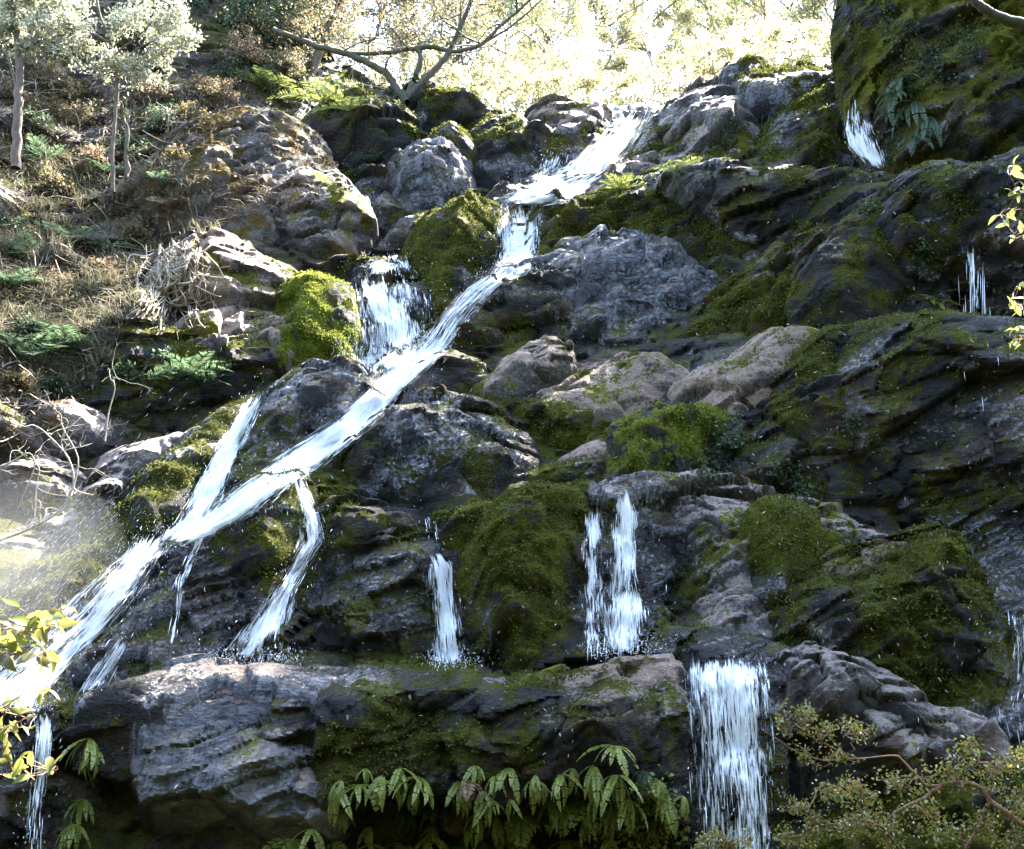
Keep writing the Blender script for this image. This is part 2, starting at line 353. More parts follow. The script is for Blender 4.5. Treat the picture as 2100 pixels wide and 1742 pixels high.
R('rock_buttress', 'moss cushion buttress running down the mauve-grey outcrop', 'rock', 'heavy', 12.35, 18, 0, .18,
  [1586,1040, 1640,1036, 1660,1090, 1640,1170, 1592,1200, 1572,1120], thick=.5, fac=.4)
R('rock_face', 'blue wet rock face behind the forked middle fall', 'rock', 'wet', 12.85, 22, 0, .25,
  [1195,1034, 1250,1006, 1330,1001, 1382,1050, 1442,1104, 1440,1345, 1200,1350, 1092,1352, 1090,1280, 1135,1160], edge=.5)
R('rock_boulder', 'tall olive-mossed boulder left of the forked middle fall', 'boulder', 'heavy', 12.6, 28, -8, .62,
  [1006,1066, 1060,1022, 1140,1012, 1200,1010, 1206,1050, 1172,1150, 1144,1250, 1092,1335, 1050,1376, 985,1310, 960,1210, 988,1116], edge=.5, fac=1.1)
R('rock_boulder', 'small moss boulder with rust patch above the thin middle fall', 'boulder', 'heavy', 13.0, 34, 0, .2,
  [904,1058, 950,1036, 1012,1034, 1022,1066, 985,1096, 930,1106, 902,1092], thick=.6)
R('rock_block', 'layered dark wet block with pale lip left of the thin middle fall', 'rock', 'wetdark', 12.75, 14, -4, .22,
  [730,1114, 772,1092, 862,1110, 880,1160, 880,1374, 640,1364, 596,1340, 640,1200, 684,1140], edge=.45, fac=1.2)
R('rock_face', 'blackish wet rock between the thin fall and tall moss boulder', 'rock', 'wet', 12.85, 18, 0, .2,
  [866,1118, 960,1108, 1006,1090, 1010,1200, 1062,1376, 940,1376, 866,1376], edge=.4)
R('rock_boulder', 'moss-topped boulder right of the bending fall', 'boulder', 'mossy', 13.1, 36, -6, .3,
  [638,1004, 720,1000, 800,1028, 836,1060, 806,1112, 730,1134, 676,1134, 648,1072], edge=.45)
R('rock_boulder', 'knobbly dark green boulder left of the bending fall', 'boulder', 'heavy', 12.9, 24, 4, .42,
  [478,1044, 520,1000, 560,980, 612,986, 624,1050, 634,1130, 566,1256, 500,1224, 466,1136], edge=.5, fac=.7)
R('rock_face', 'wet face with moss streaks below the knobbly green boulder', 'rock', 'wetdark', 12.7, 24, 6, .22,
  [404,1170, 480,1100, 606,1180, 600,1260, 540,1330, 440,1366, 330,1372, 344,1270], edge=.5)
R('rock_slope', 'dark rock rib between the white torrent and the bending fall', 'rock', 'wetdark', 12.8, 40, 12, .22,
  [316,1136, 400,1082, 462,1056, 490,1110, 430,1200, 380,1300, 330,1374, 180,1400, 222,1310, 280,1212], edge=.45)
R('rock_hump', 'sunlit mossy hump on the far bank of the white torrent', 'rock', 'mossy', 12.8, 32, 16, .25,
  [50,1216, 140,1142, 240,1100, 276,1112, 262,1152, 192,1212, 100,1304, -40,1390, -60,1260], edge=.45)
R('rock_outcrop', 'grey angular outcrop with sun-bleached top behind bare twigs', 'rock', 'grey', 13.9, 30, 14, .3,
  [170,1056, 230,930, 290,880, 352,884, 340,925, 296,966, 250,1020, 180,1096, 60,1156, -60,1190, -60,1110, 60,1090], edge=.5)
R('rock_slope', 'smooth mossy rock slope left of the streaming chute', 'rock', 'mossy', 14.1, 46, 14, .24,
  [216,1100, 330,934, 420,852, 500,806, 548,800, 536,850, 474,930, 404,1024, 344,1084, 262,1112, 80,1190, 60,1160], edge=.5, fac=.4)
R('rock_bed', 'shallow rock chute under the left-hand torrent', 'rock', 'wetdark', 14.1, 46, 12, .1,
  [500,802, 560,806, 560,900, 540,990, 470,1060, 380,1110, 300,1150, 220,1250, 120,1360, 40,1470, -60,1470, 120,1300, 260,1140, 380,1020, 470,900], edge=.3)
# ---- third tier
R('rock_boulder', 'broad dome of wet dark rock and moss below the brown slabs', 'boulder', 'bed', 14.1, 34, -6, .50,
  [716,914, 760,862, 830,826, 900,818, 980,824, 1042,870, 1064,940, 1064,1004, 1010,1030, 930,1044, 840,1014, 716,996, 694,952], edge=.7)
R('rock_slab', 'leaning brown slab split by a dark crack, beside a moss cap rock', 'rock', 'dry', 15.0, 30, -14, .16,
  [988,808, 1030,750, 1060,722, 1086,726, 1086,752, 1060,792, 1012,814], thick=.5, fac=.4)
R('rock_boulder', 'small brown rock with mossy dark side topping the slab pair', 'boulder', 'dry', 15.1, 18, 10, .2,
  [1084,734, 1116,708, 1152,711, 1170,736, 1162,758, 1112,774, 1086,764], thick=.5)
R('rock_slab', 'large smooth brown slab lying tilted in mid slope', 'rock', 'dry', 15.0, 44, -8, .26,
  [1096,822, 1160,766, 1220,734, 1282,712, 1350,716, 1388,748, 1336,794, 1312,832, 1250,848, 1172,836], edge=.5, thick=.6, fac=.7)
R('rock_slab', 'thin brown flake tucked behind the large smooth slab', 'rock', 'dry', 15.4, 44, -8, .12,
  [1144,776, 1208,728, 1244,732, 1250,750, 1192,772], thick=.4)
R('rock_hump', 'dark moss-filled hump beneath the large smooth brown slab', 'rock', 'heavy', 14.9, 30, -4, .3,
  [1028,836, 1100,804, 1250,842, 1334,800, 1350,860, 1260,906, 1150,946, 1056,940, 1036,876], edge=.4)
R('rock_block', 'pale flat-faced block poking out of the moss', 'rock', 'dry', 14.0, 34, -16, .16,
  [1156,938, 1208,902, 1256,893, 1256,940, 1204,964, 1166,962], thick=.5, fac=.5)
R('rock_hump', 'mossy hump supporting the pale flat-faced block', 'rock', 'heavy', 13.9, 28, -6, .26,
  [1112,968, 1168,944, 1254,940, 1270,996, 1196,1018, 1100,1010], edge=.3)
R('rock_boulder', 'bright green moss boulder above the mauve-grey outcrop', 'boulder', 'bright', 13.9, 32, -10, .4,
  [1254,892, 1290,870, 1340,842, 1400,824, 1474,830, 1466,884, 1406,936, 1336,994, 1260,1010, 1246,936], edge=.45, fac=.6)
R('rock_ridge', 'long tan ridge of bare rock slanting down from the right cliff', 'rock', 'dry', 14.6, 40, -16, .26,
  [1384,796, 1460,742, 1560,690, 1640,674, 1694,690, 1684,724, 1606,794, 1546,834, 1480,904, 1462,842], edge=.4, fac=.9)
R('rock_face', 'leafy dark rock face under the long tan ridge', 'rock', 'shade', 14.0, 20, -14, .36,
  [1466,874, 1560,830, 1692,692, 1764,680, 1796,760, 1756,900, 1726,1050, 1640,1050, 1530,1020, 1400,1000, 1396,944], edge=.7, fac=1.3)
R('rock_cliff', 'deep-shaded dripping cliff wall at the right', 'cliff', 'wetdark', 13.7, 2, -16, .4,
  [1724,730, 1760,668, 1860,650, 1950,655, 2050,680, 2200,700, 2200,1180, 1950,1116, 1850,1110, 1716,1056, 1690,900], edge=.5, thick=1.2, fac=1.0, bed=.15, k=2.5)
R('rock_face', 'wet cracked rock with blue sheen right of the upper torrent', 'rock', 'wet', 17.0, 36, -6, .4,
  [940,664, 1010,592, 1080,566, 1150,520, 1250,478, 1402,500, 1446,560, 1404,642, 1396,728, 1280,722, 1172,720, 1080,752, 990,772, 890,760, 916,696], edge=.9, fac=1.5)
R('rock_outcrop', 'mossy outcrop right of the upper curtain of white water', 'rock', 'mossy', 18.6, 36, -6, .45,
  [1130,404, 1220,398, 1340,340, 1480,345, 1540,400, 1606,480, 1510,606, 1410,650, 1420,540, 1260,486, 1150,530, 1100,556, 1108,450], edge=.8, fac=1.4)
R('rock_ledge', 'rust-stained rock wall beneath a straight ledge, small cascade above', 'ledge', 'wet', 17.9, 6, -6, .3,
  [1340,347, 1480,345, 1640,343, 1830,345, 1860,380, 1810,430, 1720,480, 1600,510, 1510,500, 1450,420], edge=.3, thick=.9, fac=1.1, k=4)
R('rock_slope', 'moss-and-rubble slope below the rust-stained ledge wall', 'rock', 'mossy', 16.3, 38, -16, .36,
  [1430,640, 1600,500, 1720,452, 1836,400, 1868,480, 1890,610, 1850,670, 1700,700, 1620,680, 1500,712, 1392,736, 1400,690], edge=.7, fac=1.6)
R('rock_cliff', 'towering moss-hung cliff at the right with straps of fern', 'cliff', 'heavy', 18.4, 4, -22, .9,
  [1728,60, 1740,0, 1730,-160, 1780,-500, 2400,-700, 2400,380, 1990,345, 1872,372, 1820,362, 1798,262, 1756,180, 1734,110], edge=1.2, thick=2.0, fac=1.3, fsc=1.0)
R('rock_bulge', 'dark overhanging bulge with dripping lip at the right cliff', 'cliff', 'wetdark', 14.9, 14, -16, .5,
  [1846,372, 1900,342, 1980,312, 2060,310, 2220,316, 2220,520, 2060,500, 2000,486, 1924,474, 1874,524, 1820,490, 1796,450], edge=.5, thick=1.0, fac=1.0, bed=.2)
R('rock_rib', 'mossy rib slanting from the overhanging bulge down to the slope', 'rock', 'mossy', 15.4, 30, -24, .3,
  [1640,560, 1720,480, 1810,420, 1870,360, 1892,400, 1880,480, 1850,520, 1800,590, 1720,640, 1660,640], edge=.35)
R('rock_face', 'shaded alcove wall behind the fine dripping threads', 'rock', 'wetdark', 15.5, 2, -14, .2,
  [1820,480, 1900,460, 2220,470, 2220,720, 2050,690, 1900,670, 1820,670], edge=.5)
R('rock_boulder', 'mossy dome beside the small top-right cascade', 'boulder', 'heavy', 21.4, 34, -10, .5,
  [1556,276, 1600,212, 1680,166, 1742,170, 1756,220, 1750,290, 1726,350, 1556,350, 1544,314], edge=.7, fac=.7)
R('rock_slab', 'flat overhanging cap slab on the skyline', 'rock', 'bed', 22.4, 50, -6, .14,
  [1476,138, 1530,127, 1600,138, 1740,128, 1780,150, 1696,172, 1600,184, 1530,178], thick=.3, edge=.25, fac=.4, k=5)
R('rock_face', 'wet rock behind the small top-right cascade', 'rock', 'wetdark', 21.2, 26, -14, .2,
  [1712,190, 1770,180, 1830,260, 1850,352, 1716,356, 1720,280], edge=.4)
R('rock_outcrop', 'bare skyline outcrop below the cap slab', 'rock', 'grey', 22.2, 40, 0, .4,
  [1374,206, 1420,172, 1490,152, 1544,172, 1570,200, 1556,310, 1480,310, 1396,270, 1356,222], edge=.6, fac=1.3)
R('rock_boulder', 'rounded boulder with moss cap at the lip of the top chute', 'boulder', 'mossy', 22.3, 38, 4, .4,
  [1330,240, 1396,215, 1440,210, 1454,290, 1404,314, 1320,338, 1280,340], edge=.5)
R('rock_slab', 'sloping brown rib bordering the top chute', 'rock', 'grey', 21.4, 38, 4, .3,
  [1204,398, 1260,342, 1330,312, 1440,300, 1530,305, 1560,340, 1480,352, 1340,364, 1262,408], edge=.4)
R('rock_bed', 'smooth wet chute floor under the top torrent', 'rock', 'wetdark', 22.3, 46, 0, .1,
  [1250,215, 1350,215, 1340,260, 1260,350, 1190,410, 1000,424, 1010,400, 1080,360, 1120,300, 1190,270], edge=.3)
# ---- upper left
R('rock_boulder', 'squat mossy boulder overhanging a black cavity', 'boulder', 'shade', 22.0, 20, 6, .55,  # backlit dark front put into the rock colour
  [626,236, 690,196, 760,184, 820,214, 854,266, 846,302, 800,322, 700,312, 640,276], edge=.6, thick=1.2)
R('rock_boulder', 'dark brown boulder with glowing mossy back under the forked tree', 'boulder', 'shade', 23.2, 16, 4, .55,  # darker rock colour stands in for this boulder's backlit shade
  [806,190, 838,164, 900,166, 960,186, 1014,216, 1012,248, 950,266, 870,262, 830,240], edge=.6, thick=1.3)
R('rock_boulder', 'little pyramid boulder between the two large dark boulders and torrent', 'boulder', 'heavy', 21.8, 32, 0, .3,
  [872,290, 908,250, 950,264, 944,298], thick=.6)
R('rock_boulder', 'black wet boulder left of the top chute', 'boulder', 'wetdark', 22.6, 30, 4, .5,
  [936,304, 960,256, 1010,234, 1088,240, 1160,300, 1092,350, 1066,396, 956,396, 926,344], edge=.6)
R('rock_boulder', 'sun-topped boulder on the skyline left of the top chute', 'boulder', 'dry', 23.4, 34, 4, .4,
  [1082,240, 1112,210, 1182,214, 1262,230, 1252,252, 1186,292, 1090,268], edge=.45)
R('rock_boulder', 'small moss-capped stone at the edge of the top chute', 'boulder', 'mossy', 22.8, 30, 0, .2,
  [1176,270, 1200,250, 1232,254, 1234,280, 1190,294], thick=.5)
R('rock_outcrop', 'glittering wet rubble below the little pyramid boulder', 'rock', 'wet', 21.4, 36, 4, .35,
  [794,336, 860,288, 900,298, 946,320, 942,352, 904,410, 826,412], edge=.45, fac=1.4)
R('rock_hump', 'mossy ledge stones below the black cavity', 'rock', 'mossy', 20.8, 30, 6, .35,
  [716,356, 790,348, 812,420, 860,440, 800,500, 726,520, 716,440], edge=.5, fac=1.4)
R('rock_boulder', 'mirror-wet sunlit stone above the left curtain fall', 'boulder', 'wet', 20.2, 38, 4, .25,
  [796,480, 858,420, 888,450, 888,488, 840,500, 796,500], edge=.3)
R('rock_outcrop', 'dark moss-coated rib between the two upper falls', 'rock', 'heavy', 18.7, 38, -4, .5,
  [852,490, 920,430, 1004,414, 1020,470, 1016,546, 960,606, 890,650, 850,600], edge=.6)
R('rock_face', 'wet rock lip and wall behind the left curtain fall', 'rock', 'wetdark', 18.0, 24, 0, .25,
  [700,560, 740,545, 862,545, 900,640, 890,740, 820,770, 700,760, 690,660], edge=.4)
R('rock_bed', 'rocky bed beneath the middle torrent', 'rock', 'wetdark', 16.4, 48, 8, .1,
  [990,560, 1120,545, 1080,600, 980,660, 900,760, 800,850, 700,910, 600,990, 500,1050, 480,1000, 600,900, 700,820, 760,740, 880,690, 920,620], edge=.35)
R('rock_outcrop', 'great mound shaggy with litter and ochre moss, bare grey foot', 'rock', 'litter', 19.6, 36, 14, .6,
  [400,252, 470,228, 560,212, 622,248, 662,312, 722,372, 734,432, 714,502, 692,540, 600,536, 480,506, 400,460, 330,410, 290,350, 330,290], edge=1.3, thick=1.5, fac=.9, bed=.3)
R('rock_boulder', 'bare grey rock foot of the shaggy mound beside the cavity', 'boulder', 'grey', 18.9, 12, 10, .35,
  [560,420, 620,372, 690,362, 726,400, 730,450, 706,520, 640,540, 570,510], edge=.5, thick=.8, fac=1.2)
R('rock_boulder', 'triangular buff boulder half covered by dry roots', 'boulder', 'dry', 17.2, 28, 8, .45,
  [330,540, 400,488, 440,474, 520,508, 600,546, 626,600, 560,650, 440,650, 380,630, 320,610], edge=.6)
for k, (lab, pl, yy) in enumerate((
    ('topmost of three stepped slabs beside the yellow moss', [420,628, 480,616, 560,634, 600,656, 590,670, 500,654, 430,648], 16.6),
    ('middle of three stepped slabs beside the yellow moss', [380,652, 430,640, 520,652, 584,676, 570,690, 470,676, 390,670], 16.4),
    ('lowest, sun-whitened of three stepped slabs beside the yellow moss', [380,680, 450,676, 520,690, 540,704, 440,708, 390,700], 16.2))):
    R('rock_slab', lab, 'rock', 'dry', yy, 50, 6, .10, pl, thick=.4, group='stepped slabs')
R('moss_mound', 'glowing yellow-green moss mound left of the curtain fall', 'moss', 'bright', 16.7, 30, 0, .4,
  [586,574, 636,554, 688,572, 690,640, 672,706, 596,744, 516,776, 580,660, 596,604], edge=.5, fac=.3)
R('rock_face', 'shadowy undercut wall with ferns below the root tangle', 'rock', 'shade', 15.9, 8, 10, .25,
  [270,700, 400,694, 530,694, 580,740, 530,800, 410,842, 336,892, 250,860, 160,840, 230,690, 290,600], edge=.5)
R('rock_outcrop', 'dark wet outcrop between the chute and the middle torrent', 'rock', 'wetdark', 15.0, 38, 6, .4,
  [540,840, 566,800, 590,760, 640,748, 730,752, 766,800, 704,872, 640,906, 556,970, 530,900], edge=.5)
R('rock_outcrop', 'wet glinting rock right of the middle torrent', 'rock', 'wet', 15.6, 38, -4, .35,
  [826,836, 842,782, 884,744, 940,732, 1004,762, 996,808, 900,822], edge=.45)
for lab, pl, yy in (('pale grey stone lying among grass at the left edge', [-30,385, 20,395, 44,440, 10,452, -30,450], 18.5),
                    ('flat grey stone in grass below the sapling', [70,520, 120,505, 160,520, 170,545, 110,552, 66,545], 17.6),
                    ('grey boulder in the brush at the left margin', [-40,820, 20,826, 52,860, 62,900, 20,920, -40,916], 14.6),
                    ('dark blue-grey boulder behind the bare twigs', [50,840, 110,822, 168,846, 180,890, 120,916, 58,900], 14.9),
                    ('shadowed boulder low in the bare twigs', [-20,960, 60,930, 130,950, 140,1010, 60,1040, -20,1040], 14.2)):
    R('rock_boulder', lab, 'boulder', 'grey', yy, 28, 10, .3, pl, thick=.5)

# ------------------------------------------------------------------ the slope behind and between the rocks (one wall-like sheet fitted through them)
EXTRA = [(-200,900,13.2), (-200,400,17), (-300,0,20), (0,300,20), (150,200,21.5), (300,150,22), (0,700,15.8), (150,600,16.8), (200,450,18.5), (60,1000,14.6),
         (-300,1300,11.5), (-300,1700,10), (400,100,23), (560,120,24), (700,330,22.6), (760,290,23.2), (600,0,27), (300,-100,25), (0,-100,23), (900,330,22.9), (-800,500,13), (-800,1200,9),
         (2300,900,13), (2300,1500,11.5), (2500,300,15), (2700,-300,17), (2100,-500,20), (1800,-600,22), (1300,200,24.5), (1100,200,25), (720,325,25), (800,290,25.5), (690,290,25)]
cp = np.array(CTRL+[at(u, v, y)+np.array([0, .15, 0]) for u, v, y in EXTRA])
def phi(A, B): return np.sqrt(((A[:, None]-B[None])**2).sum(-1)+.04)
XZ = cp[:, [0, 2]]; n_ = len(XZ)
K = np.zeros((n_+3, n_+3)); K[:n_, :n_] = phi(XZ, XZ)-np.eye(n_)*.25; K[:n_, n_] = K[n_, :n_] = 1; K[:n_, n_+1:] = XZ; K[n_+1:, :n_] = XZ.T
wts = np.linalg.solve(K, np.concatenate([cp[:, 1], np.zeros(3)]))
def wall(XZq):
    o = np.empty(len(XZq))
    for s in range(0, len(XZq), 20000):
        q = XZq[s:s+20000]; o[s:s+20000] = phi(q, XZ)@wts[:n_]+wts[n_]+q@wts[n_+1:]
    return o
gx = np.arange(-12, 13, .05); gz = np.arange(-2.5, 19, .05)
A_, B_ = np.meshgrid(gx, gz, indexing='ij'); Q = np.stack([A_.ravel(), B_.ravel()], 1)
Yw = wall(Q); V = np.stack([Q[:, 0], Yw, Q[:, 1]], 1)
V[:, 1] -= fbm(V, .5, 5, 77)*.35+relief(V, 1.0, 1.0, 0)+fbm(V, 4, 4, 99)*.05
U_, V_ = project(V)
cutx = [-9000, 0, 400, 560, 640, 760, 860, 1080, 1200, 1340, 1480, 1740, 1765, 2100, 3000, 9000]; cutv = [-700, -700, -300, -40, 80, 160, 215, 262, 262, 250, 170, 150, -500, -900, -1200, -1200]
keep = (V_ > np.interp(U_, cutx, cutv)) & (V[:, 1] > 4.5)
F = grid_faces(len(gx), len(gz)); F = F[keep[F].all(1)]
bx = np.interp(V_, [-900, 120, 330, 560, 700, 800, 1100, 1400, 2500], [640, 640, 700, 690, 560, 470, 200, -60, -400])
left = (U_ < bx)[F].all(1)
def sub(name, Fs, mat):
    us = np.unique(Fs); mp = np.full(len(V), -1); mp[us] = np.arange(len(us))
    o = tag(mesh_obj(name, V[us], mp[Fs]), kind='structure'); surf_fields(o, mat); return o
HILL = sub('hillside', F[left], 'earth'); BED = sub('rock_slope', F[~left], 'bed')
# ground under the viewer and the forest floor behind the lip
def sheet(name, x0, x1, y0, y1, nx, ny, zf, mat):
    a, b = np.meshgrid(np.linspace(x0, x1, nx), np.linspace(y0, y1, ny), indexing='ij'); P = np.stack([a.ravel(), b.ravel(), np.zeros(a.size)], 1)
    P[:, 2] = zf(P); o = tag(mesh_obj(name, P, grid_faces(nx, ny)), kind='structure'); surf_fields(o, mat); return o
sheet('ground', -400, 400, -400, 900, 120, 160, lambda P: fbm(P, .05, 3, 5)*.4-1.7, 'earth')
# unseen gorge sides round the viewer, added and raised to block low sky
def bank_z(P):
    r = np.hypot(P[:, 0]*.9, np.minimum(P[:, 1]-6, 0)); return -1.7+np.clip((r-9)*1.3, 0, 25)+fbm(P, .35, 4, 15)*1.6*np.clip((r-9)*.3, 0, 1)
o = sheet('sky_block_bank', -38, 38, -34, 7, 150, 90, bank_z, 'bank')
PLZ = lambda P: 9.3+np.clip((P[:, 1]-24)*.06, -.3, 6)+fbm(P, .2, 3, 8)*.5-np.clip((24.5-P[:, 1])*.5, 0, 3)
sheet('forest_floor', -30, 34, 22.5, 75, 120, 110, PLZ, 'earth')

# ------------------------------------------------------------------ casting a photograph pixel onto the built rocks
def tree_of(objs):
    vs, fs, off = [], [], 0
    for o in objs:
        me = o.data; c = np.empty(len(me.vertices)*3, np.float32); me.vertices.foreach_get('co', c); c = c.reshape(-1, 3)+np.array(o.location)
        vs.append(c); fs += [tuple(off+i for i in p.vertices) for p in me.polygons]; off += len(c)
    return BVHTree.FromPolygons(np.concatenate(vs).tolist(), fs)
# tufts of moss: little blades standing on the mossed parts of each rock
def moss_tufts(o, mat, per_m2, size, rng, thr=.64):
    me = o.data; n = len(me.polygons); A = FIELDS[o.name]
    ar = np.empty(n, np.float32); me.polygons.foreach_get('area', ar); nr = np.empty(n*3, np.float32); me.polygons.foreach_get('normal', nr); nr = nr.reshape(-1, 3).astype(float)
    ce = np.empty(n*3, np.float32); me.polygons.foreach_get('center', ce); ce = ce.reshape(-1, 3)+np.array(o.location)
    ls = np.empty(n, np.int32); me.polygons.foreach_get('loop_start', ls); li = np.empty(len(me.loops), np.int32); me.loops.foreach_get('vertex_index', li)
    ms = A[li[ls], 0]; face = ((CAM-ce)*nr).sum(1) > 0
    ar = np.where((ms > thr) & face & (ar < .02), ar, 0); tot = ar.sum(); k = int(min(14000, tot*per_m2))
    if k < 20: return
    idx = rng.choice(n, k, p=ar/tot); P = ce[idx]+rng.normal(0, .012, (k, 3)); nn = nr[idx]
    d = nn*.8+rng.normal(0, .55, (k, 3)); d[:, 2] -= .25; d /= np.linalg.norm(d, axis=1)[:, None]
    s_ = np.cross(d, rng.normal(0, 1, (k, 3))); s_ /= np.linalg.norm(s_, axis=1)[:, None]; L = (size*rng.uniform(.5, 1.4, k))[:, None]
    V = np.stack([P-d*L*.2, P+d*L*.4+s_*L*.33, P+d*L, P+d*L*.4-s_*L*.33], 1).reshape(-1, 3)
    c = mesh_obj('moss', V, np.arange(4*k).reshape(k, 4), M[mat], parent=o, smooth=False); c['kind'] = 'stuff'
BVH = tree_of(ROCKS+[HILL, BED])
def hit(u, v):
    d = ray(u, v); r = BVH.ray_cast(Vector(CAM), Vector(d), 60)
    if r[0] is None: return None
    return np.array(r[0]), np.array(r[1])
def hitp(u, v, ydef=15):
    r = hit(u, v); return r[0] if r else at(u, v, ydef)

# ------------------------------------------------------------------ white water
def water_mat(name, cov, streak=(46, 2.3)):
    m, nt, bs, out = new_mat(name); L = nt.links.new
    uv = N(nt, 'ShaderNodeUVMap', uv_map='UVMap').outputs[0]
    s1 = noise_n(nt, scaled(nt, uv, (streak[0], streak[1]*1.9, 1)), 1.0, 5, .72, .4).outputs['Fac']
    s2 = noise_n(nt, scaled(nt, uv, (11, 1.9, 1)), 1.0, 2, .5).outputs['Fac']
    de = N(nt, 'ShaderNodeAttribute', attribute_name='dens').outputs['Fac']
    f = mth(nt, 'ADD', mth(nt, 'ADD', mth(nt, 'MULTIPLY', s1, 2.0), mth(nt, 'MULTIPLY', s2, 1.2)), mth(nt, 'MULTIPLY_ADD', de, 1.0, cov-2.6))
    f = ramp(nt, f, [(.02, 0.0), (.20, .75), (.45, 1.0)])
    tr = N(nt, 'ShaderNodeBsdfTransparent'); df = N(nt, 'ShaderNodeBsdfPrincipled'); tl = N(nt, 'ShaderNodeBsdfTranslucent')
    df.inputs['Base Color'].default_value = (.84, .87, .91, 1); df.inputs['Roughness'].default_value = .35
    tl.inputs['Color'].default_value = (.80, .83, .86, 1)
    ms = N(nt, 'ShaderNodeMixShader'); ms.inputs[0].default_value = .3; L(df.outputs[0], ms.inputs[1]); L(tl.outputs[0], ms.inputs[2])
    mx = N(nt, 'ShaderNodeMixShader'); L(f, mx.inputs[0]); L(tr.outputs[0], mx.inputs[1]); L(ms.outputs[0], mx.inputs[2])
    bp = N(nt, 'ShaderNodeBump'); bp.inputs['Strength'].default_value = .6; bp.inputs['Distance'].default_value = .03; L(s1, bp.inputs['Height'])
    L(bp.outputs[0], df.inputs['Normal']); L(mx.outputs[0], out.inputs['Surface']); nt.nodes.remove(bs)
    return m
M['water'] = water_mat('white_water', .62); M['film'] = water_mat('thin_running_water', .30, (70, 2.6)); M['torrent'] = water_mat('torrent_water', .80, (42, 2.0))
m, nt, bs, out = new_mat('foam'); bs.inputs['Base Color'].default_value = (.86, .89, .93, 1); bs.inputs['Roughness'].default_value = .3
M['foam'] = m
def root_loc(p):
    o = np.zeros(3)
    while p is not None: o += np.array(p.location); p = p.parent
    return o
def gblur(a, r, ax):
    if r < 1: return a
    k = np.exp(-np.linspace(-2, 2, 2*r+1)**2); k /= k.sum()
    p = [(0, 0)]*a.ndim; p[ax] = (r, r); b = np.pad(a, p, mode='edge'); o = 0
    for i, w_ in enumerate(k): o = o+w_*np.take(b, np.arange(i, i+a.shape[ax]), ax)
    return o
def interp_rows(rows, n):
    rows = np.array(rows, float); t = np.concatenate([[0], np.cumsum(np.hypot(np.diff((rows[:, 0]+rows[:, 2])/2), np.diff((rows[:, 1]+rows[:, 3])/2)))])
    q = np.linspace(0, t[-1], n); out = np.stack([np.interp(q, t, rows[:, i]) for i in range(4)], 1)
    return gblur(out, max(1, n//30), 0)
def add_strips(P0, D, Wd, width):
    """rhombic streaks: base point, direction*length, side vector"""
    n = len(P0); V = np.stack([P0, P0+D*.35+Wd*width[:, None], P0+D, P0+D*.35-Wd*width[:, None]], 1).reshape(-1, 3)
    return V, np.arange(4*n).reshape(n, 4)
STREAMS = []
